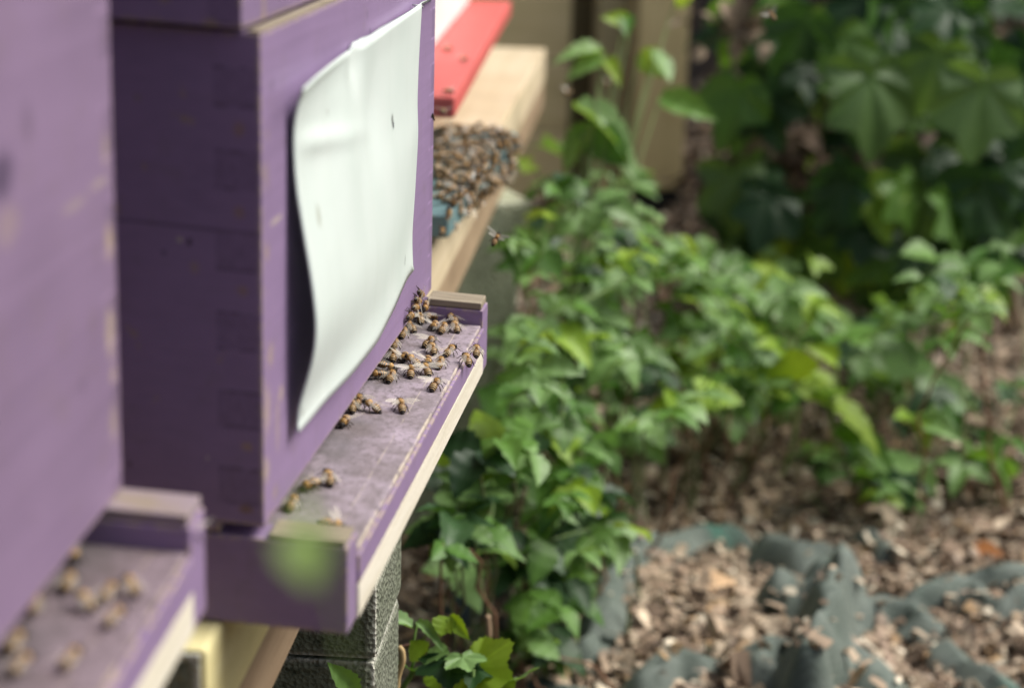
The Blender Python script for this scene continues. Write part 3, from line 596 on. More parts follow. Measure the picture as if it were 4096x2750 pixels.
# the crowd on the teal board: nothing tells these apart
GT = 'honeybees crowded on the teal landing board'
poly = np.array([(1742, 505), (1900, 500), (2010, 512), (2082, 575), (2074, 650), (2030, 715), (1960, 760), (1890, 850), (1840, 905), (1752, 930)])
def inside(p, Q):
    c = False; n = len(Q)
    for i in range(n):
        a, b = Q[i], Q[i - 1]
        if (a[1] > p[1]) != (b[1] > p[1]) and p[0] < (b[0] - a[0]) * (p[1] - a[1]) / (b[1] - a[1]) + a[0]: c = not c
    return c
def crowd(n, lift, dmin):
    """Best-candidate scatter so that each layer of the crowd covers the board evenly."""
    pts = []
    while len(pts) < n:
        best = None
        for _ in range(14):
            u, v = rng.uniform(1740, 2085), rng.uniform(490, 935)
            dens = np.clip((900 - v) / 170 + (u - 1760) / 300, 0.42, 1)
            if not inside((u, v), poly) or dens < dmin or rng.random() > dens: continue
            d = min([math.hypot(u - a_, (v - b_) * 1.5) for a_, b_ in pts] or [999]) * dens
            if best is None or d > best[0]: best = (d, u, v)
        if best is None: continue
        u, v = best[1:]; pts.append((u, v)); z = 0.525 + 0.0026 + lift * rng.uniform(.8, 1.25)
        p = onZ(u, v, z); up = np.array((0, 0, 1.0)); edge_x = HT.O[0] + 0.092 - (1 - (p[1] - HT.O[1]) / L_teal) * 0.022
        if p[0] > edge_x:          # hanging on the front edge
            p = onX(u, v, edge_x + 0.003 + lift * 1.2); up = np.array((1.0, 0, 0.15))
        up = up + rng.normal(0, .3, 3); an = rng.uniform(0, 2 * math.pi)
        bee_at(p, (math.cos(an), math.sin(an), rng.normal(0, .3) + (math.sin(an) if abs(up[0]) > .8 else 0)), up, 'folded' if rng.random() < .55 else 'spread', 'brown honeybee in the dense crowd on the teal landing board', GT, rng.uniform(1.05, 1.22))
crowd(128, 0.0, 0.0); crowd(70, 0.006, 0.75); crowd(34, 0.012, 0.95)
GRb = 'bees on the red landing board'
for (u, v), an, l in (((1855, 235), 1.2, 'dark blurred bee in the middle of the red board'), ((1790, 195), .4, 'blurred bee on the red board beside the white hive front'), ((1795, 365), 2.6, 'blurred bee on the near part of the red board'), ((1775, 445), 1.8, 'blurred bee at the near end of the red board')):
    p = onZ(u, v, 0.598); bee_at(p, (math.cos(an), math.sin(an), 0), (0, 0, 1), 'spread', l, GRb)
GF = 'flying honeybees'
p = onY(1985, 955, 1.36); bee_at(p, ray(2005, 935) - ray(1966, 985) + np.array((0, .012, 0)), (.15, -.75, .65), 'flying', 'sharp flying bee in front of the grey green concrete block', GF)
p = onY(3088, 62, 1.75); bee_at(p, ray(3060, 20) - ray(3110, 100) + np.array((0, .004, 0)), (-.3, -.7, .5), 'flying', 'flying bee high in the picture before dark leaves', GF)
p = onY(2272, 370, 2.3); bee_at(p, (-.4, -.5, .2), (.1, -.3, .9), 'flying', 'blurred flying bee above the pale folded leaves beside the plank end', GF)
p = onY(2428, 335, 2.9); bee_at(p, (.6, .3, .1), (0, -.3, 1), 'flying', 'very blurred flying bee in front of the fence post leaves', GF)

# ------------------------------------------------------------------ leaves and plants
def leaflet(n=13, wid=0.36, fold=0.16, droop=0.25, ser=0.10):
    V = []
    for i in range(n):
        t = i / (n - 1); wv = wid * (math.sin(math.pi * t ** 0.72) ** 0.85) * (1 + (ser if i % 2 else -ser) * (0 < i < n - 1)) + 0.004
        for q in (-1, -.5, 0, .5, 1):
            V.append((q * wv, t - (0.03 if abs(q) == 1 and i % 2 else 0), fold * abs(q) * wv * 1.6 - droop * t * t + 0.02 * math.sin(i * 1.9) * abs(q)))
    Fa = [(i * 5 + k, i * 5 + k + 1, i * 5 + k + 6, i * 5 + k + 5) for i in range(n - 1) for k in range(4)]
    vein = np.array([1.18 if k % 5 == 2 else (1.0 if k % 2 else 0.93) for k in range(len(V))])
    return np.array(V), Fa, vein
def lobed(kind=5, na=72, droop=0.3, seed=0):
    """Vine leaf: pointed lobes, shallow bays, a notch at the stalk, fine teeth."""
    r = np.random.default_rng(seed); V = [(0, 0.0, 0.0)]; vein = [1.25]; nr = 4
    K = ([(0, .72), (27, .47), (58, .60), (88, .42), (118, .47), (150, .36), (172, .24), (180, .07)] if kind == 5 else [(0, .74), (32, .44), (66, .58), (110, .46), (150, .38), (172, .26), (180, .08)])
    ka = np.radians([k[0] for k in K]); kr = np.array([k[1] for k in K]); asym = r.normal(1, .07, len(kr)); tips = [math.radians(x) for x in ((0, 58, 118) if kind == 5 else (0, 66))]
    for k in range(1, nr + 1):
        for i in range(na):
            a = 2 * math.pi * i / na; aa = a if a <= math.pi else 2 * math.pi - a
            rad = np.interp(aa, ka, kr * (asym if a <= math.pi else 1)) * (1 + (.035 if i % 2 else -.035)); f = k / nr
            x, y = math.sin(a) * rad * f, math.cos(a) * rad * f
            rib = min(abs(aa - t) for t in tips); V.append((x, y + .12 * f, .07 * f * min(1, rib / .35) - droop * (max(0, y) ** 2 + x * x * 1.1) + .02 * f * math.sin(a * 5 + seed)))
            vein.append(1.25 if rib < .05 else .96)
    Fa = [(0, 1 + i, 1 + (i + 1) % na) for i in range(na)]
    for k in range(nr - 1):
        b = 1 + k * na
        Fa += [(b + i, b + na + i, b + na + (i + 1) % na, b + (i + 1) % na) for i in range(na)]
    return np.array(V), Fa, np.array(vein)
LEAFLETS = [leaflet(13, .34, .22, .25), leaflet(13, .40, .10, .10), leaflet(13, .30, .38, .40), leaflet(13, .37, .05, .55)]
LOBED = [lobed(5, 72, .14, 1), lobed(5, 72, .38, 2), lobed(3, 72, .25, 3)]
def put_leaf(mb, tmpl, pos, d, nrm, size, col, wscale=1.0):
    V, Fa, vein = tmpl
    d = np.asarray(d, float); d = d / np.linalg.norm(d); x = np.cross(d, nrm); x /= np.linalg.norm(x) + 1e-9; n = np.cross(x, d)
    Wv = np.asarray(pos) + size * (V[:, :1] * wscale * x + V[:, 1:2] * d + V[:, 2:3] * n)
    mb.add(Wv, Fa, np.clip(np.outer(vein, col), 0, 1), loc=Wv)
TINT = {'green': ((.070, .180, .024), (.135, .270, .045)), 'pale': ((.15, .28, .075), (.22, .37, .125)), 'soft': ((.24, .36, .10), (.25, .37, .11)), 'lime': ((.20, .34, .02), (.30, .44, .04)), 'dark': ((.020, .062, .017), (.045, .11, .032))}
def tint(k):
    a, b = TINT[k]; t = rng.random(); return (np.array(a) * (1 - t) + np.array(b) * t) * rng.uniform(.88, 1.12)
def rand_dir(droop=(-.5, .25)):
    an = rng.uniform(0, 2 * math.pi); return np.array((math.cos(an), math.sin(an) - .25, rng.uniform(*droop)))
def stem_curve(mb, a, b, r=0.0013, col=(.13, .20, .06), sag=None):
    a, b = np.asarray(a, float), np.asarray(b, float); m = (a + b) / 2; m[:2] = .65 * a[:2] + .35 * b[:2]; m[2] = a[2] + .62 * (b[2] - a[2])
    t = np.linspace(0, 1, 6)[:, None]; P = (1 - t) ** 2 * a + 2 * t * (1 - t) * m + t * t * b
    add_tube(mb, P, np.linspace(r * 1.3, r * .7, 6), 5, np.array(col) * rng.uniform(.8, 1.2))
class Plant:
    def __init__(s, base): s.base = np.asarray(base, float); s.L = MB(); s.S = MB(); s.att = []
    def tri(s, pos, size, kind=None):
        nrm = np.array((rng.normal(.12, .32), rng.normal(-.22, .32), .9)); nrm /= np.linalg.norm(nrm); d = rand_dir(); d -= nrm * (d @ nrm) * .7; d /= np.linalg.norm(d); x = np.cross(d, nrm)
        kd = kind or rng.choice(['green', 'pale', 'lime', 'dark'], p=[.36, .42, .08, .14]); c = tint(kd)
        for k in (0, 1, -1):
            dd = d if k == 0 else d * .25 + x * k
            put_leaf(s.L, LEAFLETS[rng.integers(4)], pos + (d * .12 * size if k == 0 else 0), dd + rng.normal(0, .12, 3), nrm + rng.normal(0, .22, 3), size * (1 if k == 0 else .84) * rng.uniform(.88, 1.1), c * rng.uniform(.9, 1.1))
        s.att.append(pos)
    def canes(s, n=4):
        """A few arching canes to the outermost leaves; every other leaf stalk joins the nearest cane."""
        if not s.att: return
        at = np.array(s.att); idx = rng.choice(len(at), min(n, len(at)), replace=False); pts = []
        for i in idx:
            a = s.base + np.append(rng.normal(0, .02, 2), -.01); b = at[i]; m = (a + b) / 2 + np.append(rng.normal(0, .05, 2), .10 * np.linalg.norm(b - a)); t = np.linspace(0, 1, 12)[:, None]
            Q = (1 - t) ** 2 * a + 2 * t * (1 - t) * m + t * t * b; Q[1:-1] += rng.normal(0, .004, (10, 3)); pts.append(Q)
            add_tube(s.S, Q, np.linspace(.0024, .0011, 12), 5, np.array((.15, .17, .07)) * rng.uniform(.7, 1.2) if rng.random() < .6 else np.array((.22, .12, .07)))
        pts = np.concatenate(pts)
        for i in range(len(at)):
            if i in idx: continue
            d = np.linalg.norm(pts - at[i], axis=1) + .5 * np.maximum(0, pts[:, 2] - at[i][2]); stem_curve(s.S, pts[np.argmin(d)], at[i], .0009)
    def done(s, name, label, cat, group, stem_name='stem'):
        o = empty(name, s.base); tag(o, label, cat, group); s.L.build('foliage', M_leaf, o, origin=s.base)
        if s.S.n: s.S.build(stem_name, M_stem, o, origin=s.base)
        return o
def px_leaf(P, b, t, Yb, Yt, tm, kind, wpx=None, face=(0, -.6, .8), stem=True, ws=None):
    """A leaf from its base to its tip; both ends are points at a real depth."""
    p, q = onY(b[0], b[1], Yb), onY(t[0], t[1], Yt); L = np.linalg.norm(q - p); ln = 1.0 if any(tm is q for q in LEAFLETS) else .86
    put_leaf(P.L, tm, p, q - p, np.array(face, float) + rng.normal(0, .08, 3), L / ln, tint(kind), ws or 1.0)
    if stem: stem_curve(P.S, P.base, p)
BR = 'bramble plants growing beside the hives'
A = [  # centre pixel, spread, height range, leaves, label
 (2270, 760, 210, 200, .34, .46, 9, 'tall bramble with a pale folded leaf, in front of the fence post'),
 (2120, 900, 80, 230, .28, .42, 9, 'bramble climbing beside the end of the pale timber plank'),
 (2480, 900, 180, 160, .26, .40, 16, 'bramble directly under the foot of the fence post'),
 (2330, 1140, 200, 170, .22, .36, 24, 'dense bramble right of the far concrete block'),
 (2700, 1060, 200, 140, .20, .33, 20, 'bramble right of the black post base, before the dark hedge'),
 (2130, 1400, 100, 150, .20, .38, 12, 'bramble with a bright lime leaf right of the far rail of the purple hive'),
 (2470, 1400, 210, 150, .16, .32, 24, 'bramble in the middle of the green bank, behind the lime leafed one'),
 (2850, 1290, 190, 140, .14, .28, 18, 'bramble between the green bank and the lime sapling'),
 (3140, 1130, 190, 150, .12, .28, 16, 'bramble with broad pale leaves below the dark hedge'),
 (2230, 1640, 180, 140, .16, .32, 22, 'bramble level with the middle of the bee landing board'),
 (2600, 1620, 190, 120, .12, .26, 18, 'bramble whose leaves hang over the bare brown soil'),
 (2020, 1770, 120, 110, .20, .33, 11, 'bramble just right of the cream edge of the landing board'),
 (2900, 1500, 160, 100, .08, .20, 10, 'low bramble left of the lime sapling stem'),
 (1880, 1900, 130, 110, .16, .28, 11, 'bramble under the cream edge of the landing board'),
 (2240, 1930, 210, 120, .10, .24, 20, 'bramble above the left end of the green net'),
 (1790, 2080, 110, 110, .14, .28, 9, 'bramble touching the outer side of the near concrete block'),
 (2350, 2110, 170, 120, .06, .19, 18, 'bramble hanging over the left curve of the green net'),
 (1990, 2200, 160, 110, .08, .20, 13, 'bramble half way between the near block and the green net'),
 (2240, 2370, 140, 100, .04, .14, 11, 'low bramble at the left edge of the wood chips'),
 (2130, 2570, 150, 90, .03, .11, 9, 'low bramble at the bottom, right of the sharp green shoot'),
 (3340, 1330, 130, 100, .05, .18, 8, 'small bramble in the middle of the dark gap under the hedge'),
 (3060, 1390, 180, 100, .08, .22, 12, 'bramble between the broad pale one and the round leafed lime sapling'),
 (3560, 1330, 150, 100, .06, .22, 10, 'bramble left of the pale leaved one, over the dark gap under the hedge'),
 (3020, 1580, 230, 80, .02, .11, 12, 'low bramble carpet left of the round leafed lime sapling, on brown soil'),
 (3600, 1480, 190, 80, .03, .14, 11, 'low bramble between the glowing leafed sapling and the hedge'),
 (3560, 1960, 130, 60, .02, .07, 6, 'small low bramble on the chips below the wide glowing leaf'),
 (3760, 1200, 160, 130, .12, .32, 13, 'pale leaved bramble before the hedge at the right'),
 (3960, 1130, 110, 180, .15, .38, 13, 'bramble at the right picture edge beside the curled dry stem'),
 (3830, 1620, 210, 130, .03, .13, 12, 'low bramble with lime tips on the brown soil at the right'),
 (3400, 1850, 230, 100, .02, .08, 9, 'tiny seedlings on the wood chips below the lime sapling'),
 (3960, 1830, 110, 70, .02, .08, 6, 'tiny bramble by the right picture edge above the wood chips')]
plants = []
def bpos(u, v, h):
    p = onZ(u, v, h); p[2] = ground_h(p[0], p[1]); return p
for (u, v, ru, rv, h0, h1, n, lab) in A:
    P = Plant(bpos(u, v + rv * .5, (h0 + h1) / 2)); plants.append(P); k = 0; tries = 0
    n = int(n * 1.35)
    while k < n and tries < 400:
        tries += 1
        du, dv = rng.normal(0, .55, 2); uu, vv = u + du * ru, v + dv * rv
        p = onZ(uu, vv, rng.uniform(h0, h1))
        lim = -.135 if (1.02 < p[1] < 1.3 or 2.22 < p[1] < 2.5 or p[2] > .46) else -.178
        if p[0] < lim + (p[1] > 3.12) * -1 or p[1] > 4.05 or abs(du) > 1.25 or abs(dv) > 1.25: continue
        P.tri(p, rng.uniform(.025, .056) * (1.1 if p[1] > 2.4 else .9)); k += 1
q = plants[0]
for b, t, Y, kd, tm, fc in (((2290, 425), (2600, 590), 2.5, 'pale', 2, (.1, -.15, 1)), ((2360, 520), (2570, 680), 2.52, 'pale', 0, (.2, -.3, .9)), ((2560, 215), (2690, 300), 2.6, 'lime', 1, (0, -.9, .3)), ((2620, 200), (2690, 320), 2.58, 'pale', 1, (.6, -.6, .4)),
                         ((2520, 100), (2435, 60), 2.6, 'lime', 0, (0, -.9, .5)), ((2500, 60), (2510, 125), 2.6, 'green', 0, (0, -.9, .3)), ((2410, 215), (2240, 185), 2.55, 'pale', 2, (0, -.4, .9)), ((2420, 235), (2270, 285), 2.55, 'pale', 0, (0, -.6, .8)), ((2420, 240), (2480, 300), 2.55, 'lime', 2, (0, -.6, .8)),
                         ((2640, 390), (2860, 450), 2.7, 'green', 0, (.3, -.7, .5)), ((2350, 500), (2250, 660), 2.5, 'green', 0, (-.3, -.8, .4)), ((2330, 500), (2520, 660), 2.5, 'green', 1, (.1, -.9, .3)), ((2700, 5), (2790, -60), 2.6, 'lime', 1, (0, -.8, .5))):
    px_leaf(q, b, t, Y, Y - .04, LEAFLETS[tm], kd, face=fc, ws=.72)
q = plants[5]
for b, t, Y, kd, tm, fc in (((2215, 1300), (2100, 1385), 1.98, 'pale', 1, (-.2, -.5, .8)), ((2215, 1318), (2372, 1408), 1.98, 'lime', 2, (.1, -.3, .95)), ((2020, 1480), (2185, 1590), 1.95, 'pale', 1, (0, -.7, .6)), ((2030, 1640), (1920, 1560), 1.9, 'green', 1, (0, -.8, .5))):
    px_leaf(q, b, t, Y, Y - .03, LEAFLETS[tm], kd, face=fc, ws=1.2)
q = plants[26]
for b, t, Y, kd, tm, fc in (((3530, 1460), (3730, 1450), 2.6, 'pale', 1, (0, -.5, .8)), ((3480, 1500), (3415, 1420), 2.6, 'pale', 0, (0, -.5, .8)), ((3480, 1500), (3615, 1545), 2.6, 'pale', 2, (0, -.5, .8)), ((3745, 1030), (3625, 985), 2.8, 'green', 0, (0, -.3, .9)), ((3750, 1030), (3880, 1080), 2.8, 'pale', 0, (0, -.3, .9))):
    px_leaf(q, b, t, Y, Y - .03, LEAFLETS[tm], kd, face=fc, ws=1.3)
for P, a in zip(plants, A):
    P.canes(4)
    P.done('bramble', a[7], 'bramble', BR)
# two young lime saplings
def sapling(base_px, pts, leaves, lab, Y):
    b = onY(*base_px, Y); b[2] = ground_h(b[0], b[1]) if False else b[2]
    P = Plant(b); add_tube(P.S, [onY(u, v, Y) for u, v in [base_px] + pts], np.linspace(.0028, .0014, len(pts) + 1), 6, (.20, .28, .08))
    for bb, t, kd, tm, fc, w2 in leaves: px_leaf(P, bb, t, Y, Y - .035, LEAFLETS[tm], kd, face=fc, stem=False, ws=w2)
    P.done('sapling', lab, 'sapling', 'lime green saplings')
Ls = LEAFLETS
sapling((3130, 1900), [(3175, 1760), (3190, 1640), (3165, 1500)], [((3165, 1530), (3170, 1400), 'lime', 1, (.2, -.9, .2), 1.4), ((3160, 1570), (3025, 1465), 'lime', 2, (0, -.7, .6), 1.0), ((3150, 1500), (2990, 1500), 'pale', 0, (0, -.4, .9), 1.3), ((3120, 1420), (3070, 1340), 'lime', 2, (0, -.6, .7), 1.0), ((3175, 1560), (3090, 1640), 'green', 0, (0, -.8, .4), 1.0)], 'lime green sapling with a round leaf, standing on the wood chips', 2.35)
sapling((3330, 1880), [(3335, 1760), (3318, 1620), (3350, 1540), (3345, 1450), (3290, 1385)], [((3320, 1595), (3560, 1705), 'lime', 3, (.1, -.15, .95), .8), ((3310, 1600), (3215, 1535), 'lime', 2, (0, -.6, .8), 1.2), ((3310, 1590), (3330, 1540), 'pale', 1, (0, -.6, .8), 1.4), ((3345, 1450), (3270, 1375), 'lime', 2, (0, -.7, .5), .8), ((3330, 1720), (3620, 1860), 'green', 2, (0, -.5, .8), .8)], 'lime green sapling with one wide glowing leaf, right of the round leafed one', 2.4)
sapling((3690, 1830), [(3690, 1760), (3660, 1690)], [((3665, 1690), (3720, 1760), 'lime', 2, (0, -.6, .8), 1), ((3665, 1690), (3600, 1640), 'lime', 0, (0, -.5, .8), 1), ((3680, 1690), (3830, 1715), 'pale', 2, (0, -.5, .8), 1.1), ((3680, 1670), (3720, 1610), 'pale', 0, (0, -.5, .8), 1.1)], 'small sapling with lime and pale leaves on the bare soil at the right', 2.3)
# sharp shoots at the bottom, beside the near block
P = Plant(onY(1590, 2790, 1.32)); Y = 1.30
add_tube(P.S, [onY(u, v, Y) for u, v in ((1590, 2790), (1622, 2730), (1658, 2680), (1700, 2660))], [.0022, .002, .0018, .0014], 6, (.14, .24, .05))
add_tube(P.S, [onY(u, v, Y) for u, v in ((1640, 2700), (1655, 2640), (1655, 2560), (1668, 2490))], [.0013, .0012, .001, .0008], 6, (.16, .27, .06))
add_tube(P.S, [onY(u, v, Y) for u, v in ((1675, 2575), (1700, 2545), (1740, 2505), (1780, 2470))], [.0010, .0009, .0008, .0008], 6, (.22, .22, .08))
lone = MB(); add_tube(lone, [onY(u, v, 1.28) for u, v in ((1885, 2800), (1890, 2740), (1895, 2675))], [.0013, .0012, .001], 6, (.18, .28, .08))
for b, t, tm, kd, fc, ws in (((1783, 2463), (1762, 2540), Ls[1], 'lime', (0, -1, .25), 1.35), ((1792, 2466), (1800, 2532), Ls[1], 'lime', (0, -1, .2), .8), ((1801, 2459), (1868, 2553), Ls[0], 'lime', (-.4, -.7, .6), .75), ((1650, 2512), (1506, 2437), Ls[2], 'pale', (0, -.35, .9), .8), ((1664, 2486), (1778, 2568), Ls[2], 'pale', (0, -.3, .9), .6),
                          ((1700, 2625), (1790, 2600), Ls[1], 'pale', (.1, -.4, .9), 1.2), ((1690, 2622), (1648, 2566), Ls[1], 'lime', (0, -.8, .5), 1.1), ((1730, 2680), (1752, 2765), Ls[1], 'lime', (0, -1, .1), 1.2), ((1640, 2680), (1610, 2640), Ls[0], 'green', (0, -.6, .7), 1.2)):
    px_leaf(P, b, t, Y, Y - .012, tm, kd, face=fc, stem=False, ws=ws)
for b, t, kd, fc, tm, ws in (((1800, 2640), (1790, 2740), 'dark', (.1, -1, .5), LOBED[1], 1.9), ((1900, 2660), (1890, 2735), 'dark', (.2, -1, .45), LOBED[2], 1.5), ((1895, 2668), (2060, 2745), 'lime', (.2, -.8, .6), LOBED[0], 1.3), ((2030, 2740), (2100, 2690), 'pale', (.2, -.6, .7), LOBED[0], 1.2), ((1850, 2625), (1880, 2680), 'pale', (.1, -.5, .9), LOBED[0], 1.2)):
    px_leaf(P, b, t, Y - .01, Y - .03, tm, kd, face=fc, stem=False, ws=ws)
sh = P.done('leafy_shoot', 'sharp bright green shoot with lobed leaves at the bottom beside the near block', 'shoot', None); lone.build('stem', M_stem, sh, origin=P.base)
P = Plant(onY(1450, 2800, 1.06)); px_leaf(P, (1425, 2765), (1330, 2664), 1.06, 1.05, Ls[0], 'green', face=(.3, -.8, .4), stem=False, ws=.8); add_tube(P.S, [onY(1450, 2830, 1.06), onY(1440, 2790, 1.06), onY(1425, 2765, 1.06)], .001, 5, (.15, .25, .06))
P.done('leafy_shoot', 'single pointed green leaf rising in front of the dark face of the near block', 'shoot', None)
# out-of-focus leaves close to the eye
P = Plant(onY(1500, 3300, .33)); px_leaf(P, (1200, 2110), (1250, 2345), .335, .328, Ls[1], 'soft', face=(.2, -.7, .7), stem=False, ws=1.15); px_leaf(P, (1200, 2115), (1250, 1930), .335, .345, Ls[2], 'soft', face=(.8, -.5, .2), stem=False, ws=.7)
add_tube(P.S, [onY(u, v, .335) for u, v in ((1500, 3300), (1420, 2800), (1330, 2350), (1195, 2110))], .0003, 5, (.2, .3, .08))
P.done('leafy_shoot', 'green leaf close to the eye, wholly blurred before the near rail of the purple hive', 'leaf', None)
# dry stems
def dry(pts, Y, r, lab, name='vine_twig', col=(.36, .24, .14), knots=0):
    m = MB(); Pp = np.array([onY(u, v, Y) if not isinstance(Y, (list, tuple)) else onY(u, v, Y[i]) for i, (u, v) in enumerate(pts)]); t = np.linspace(0, len(Pp) - 1, len(Pp) * 6); Q = np.stack([np.interp(t, np.arange(len(Pp)), Pp[:, k]) for k in range(3)], 1)
    for _ in range(3): Q[1:-1] = .25 * Q[:-2] + .5 * Q[1:-1] + .25 * Q[2:]
    rr = r * (1 + knots * .35 * np.sin(np.arange(len(Q)) * 1.7)); add_tube(m, Q, rr, 7, col); o = Q[0]; ob = m.build(name, M_stem, None, origin=o); ob.location = Vector(o); tag(ob, lab, 'dry twig'); return ob
dry([(1585, 2780), (1592, 2700), (1612, 2640), (1608, 2600), (1595, 2585)], 1.24, .0022, 'tan dry vine stem curling up along the near concrete block', col=(.50, .36, .17))
dry([(1920, 2790), (1942, 2640), (1958, 2530), (1950, 2460)], 1.5, .0022, 'upright tan dry stem behind the sharp green shoot', col=(.42, .29, .18))
dry([(1600, 2590), (1640, 2578), (1690, 2582)], 1.3, .0014, 'short reddish dry stem crossing from the near block to the green shoot', col=(.26, .13, .10))
dry([(4080, 1300), (4050, 1180), (4060, 1130), (4110, 1110), (4150, 1150)], 2.9, .006, 'curled thick dry stem at the right picture edge', col=(.40, .28, .20))
dry([(2050, 1850), (2130, 1845), (2220, 1830)], 2.1, .0045, 'dry twig lying behind the leaves right of the landing board', col=(.40, .30, .16))
dry([(3500, 2440), (3510, 2530), (3545, 2620), (3560, 2700), (3570, 2790)], [2.06, 2.0, 1.94, 1.88, 1.83], .0062, 'knobbly light brown twig lying on the green net at the bottom', name='twig', col=(.36, .26, .19), knots=.8)
dry([(3650, 1880), (3800, 1905), (3990, 1930), (4150, 1900)], 2.5, .004, 'thin dry twig on the soil near the right picture edge', name='twig', col=(.25, .17, .12))
# ------------------------------------------------------------------ large leaved vines in the dark at the back
VN = 'large leaved vines at the back'
Vn = [(3010, 110, 190, 130, 14, 'vine right of the fence post top with a pale dry leaf'), (3330, 110, 190, 120, 14, 'vine behind the highest flying bee'), (3680, 90, 160, 110, 12, 'vine at the top between the flying bee and the sunny corner'),
      (3950, 200, 160, 160, 13, 'vine in the upper right corner against the sunny bank'), (3500, 400, 160, 160, 10, 'vine with the largest bright lobed leaf in the dark hedge'), (2950, 430, 160, 140, 11, 'very dark vine beside the middle of the fence post'),
      (3900, 520, 170, 170, 13, 'vine at the right edge below the sunny corner'), (3650, 760, 190, 170, 14, 'vine with long hanging leaves in the middle of the hedge'), (3000, 780, 170, 130, 11, 'vine with a mid green leaf right of the fence post foot'),
      (3330, 720, 160, 140, 9, 'dark vine beside the patch of dry brown leaves'), (3980, 850, 130, 150, 11, 'vine at the right edge above the pale leaved bramble'), (3280, 980, 220, 110, 13, 'dark vine low behind the broad pale bramble'), (3650, 1010, 200, 110, 13, 'dark vine low in the hedge at the right')]
for (u, v, ru, rv, n, lab) in Vn:
    n = int(n * 1.6); c0 = onY(u, v + rv, 3.75); P = Plant((c0[0], 3.9, float(ground_h(c0[0], 3.9))))
    for k in range(n):
        du, dv = np.clip(rng.normal(0, .6, 2), -1.3, 1.3); Y = rng.uniform(3.15, 4.1); p = onY(u + du * ru, v + dv * rv, Y)
        if p[2] < ground_h(p[0], p[1]) + .03 or (p[0] < .09 and Y > 4.0): continue
        sz = rng.uniform(.075, .125)
        if u + du * ru < 2800 + .42 * sz * F / Y: continue
        if u + du * ru > 3860 and v + dv * rv < 170: continue      # the sunny gap above the bank
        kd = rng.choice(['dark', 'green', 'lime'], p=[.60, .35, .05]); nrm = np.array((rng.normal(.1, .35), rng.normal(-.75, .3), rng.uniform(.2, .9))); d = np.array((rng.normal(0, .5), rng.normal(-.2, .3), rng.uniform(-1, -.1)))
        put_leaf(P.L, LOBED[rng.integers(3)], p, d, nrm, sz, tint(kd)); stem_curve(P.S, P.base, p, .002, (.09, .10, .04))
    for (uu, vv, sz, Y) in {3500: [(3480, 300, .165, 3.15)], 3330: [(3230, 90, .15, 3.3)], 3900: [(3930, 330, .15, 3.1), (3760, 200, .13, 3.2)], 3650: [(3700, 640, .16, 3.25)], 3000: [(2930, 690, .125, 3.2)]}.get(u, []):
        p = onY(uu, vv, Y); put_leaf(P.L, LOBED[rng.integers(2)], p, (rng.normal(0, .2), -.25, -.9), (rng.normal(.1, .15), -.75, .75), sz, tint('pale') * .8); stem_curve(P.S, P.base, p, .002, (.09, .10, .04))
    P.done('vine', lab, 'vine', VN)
# hedge mass behind, its unseen overhang added above for shade: leaves nobody could count
mb = MB(); T6 = (np.array([(0, 0, 0), (.42, .35, .06), (.3, .75, -.02), (0, 1.0, -.15), (-.3, .75, -.02), (-.42, .35, .06), (0, .45, -.02)]), [(0, 1, 6), (1, 2, 6), (2, 3, 6), (3, 4, 6), (4, 5, 6), (5, 0, 6)], np.array([1, 1, 1, 1, 1, 1, 1.1]))
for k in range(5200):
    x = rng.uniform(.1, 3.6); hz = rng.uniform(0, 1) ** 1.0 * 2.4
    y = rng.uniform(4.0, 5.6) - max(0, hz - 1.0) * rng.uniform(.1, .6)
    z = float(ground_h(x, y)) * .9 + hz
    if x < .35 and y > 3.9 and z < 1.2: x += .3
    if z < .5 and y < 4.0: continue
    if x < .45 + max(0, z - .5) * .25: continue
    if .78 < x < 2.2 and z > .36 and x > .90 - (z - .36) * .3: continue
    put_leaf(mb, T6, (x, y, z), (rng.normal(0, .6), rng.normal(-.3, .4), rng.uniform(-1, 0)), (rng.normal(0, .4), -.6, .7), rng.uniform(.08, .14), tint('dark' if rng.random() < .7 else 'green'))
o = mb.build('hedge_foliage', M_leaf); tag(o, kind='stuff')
# ------------------------------------------------------------------ green net half buried in the wood chips
def ridge(px, h): return np.array([onZ(u, v, h * .75) for u, v in px])
RG = [(ridge([(2900, 2050), (2720, 2130), (2570, 2190), (2480, 2270), (2430, 2400), (2400, 2520), (2330, 2610)], .035), .038, .038),
      (ridge([(2150, 2240), (2270, 2310), (2380, 2290)], .03), .03, .035),
      (ridge([(3070, 2110), (3180, 2150), (3290, 2140)], .04), .04, .045), (ridge([(3110, 2330), (3240, 2290), (3345, 2235)], .06), .06, .035),
      (ridge([(3360, 2240), (3355, 2330), (3320, 2440), (3290, 2560), (3250, 2680), (3230, 2800)], .08), .095, .034),
      (ridge([(3250, 2690), (3380, 2660), (3500, 2690), (3530, 2790)], .035), .035, .05),
      (ridge([(3420, 2430), (3530, 2400), (3650, 2410), (3690, 2470)], .035), .035, .035), (ridge([(3640, 2390), (3800, 2350), (3960, 2330), (4120, 2315)], .03), .03, .022), (ridge([(3900, 2370), (4000, 2420), (4120, 2390)], .03), .03, .03),
      (ridge([(3790, 2570), (3890, 2640), (4000, 2700), (4120, 2760)], .035), .035, .035), (ridge([(2560, 2790), (2700, 2710), (2790, 2740)], .03), .03, .04), (ridge([(3030, 2780), (3080, 2690), (3190, 2700)], .03), .03, .04),
      (ridge([(3480, 2140), (3540, 2200)], .02), .02, .02), (ridge([(1830, 2330), (1900, 2400)], .03), .03, .035), (ridge([(2140, 2740), (2330, 2790)], .02), .02, .03)]
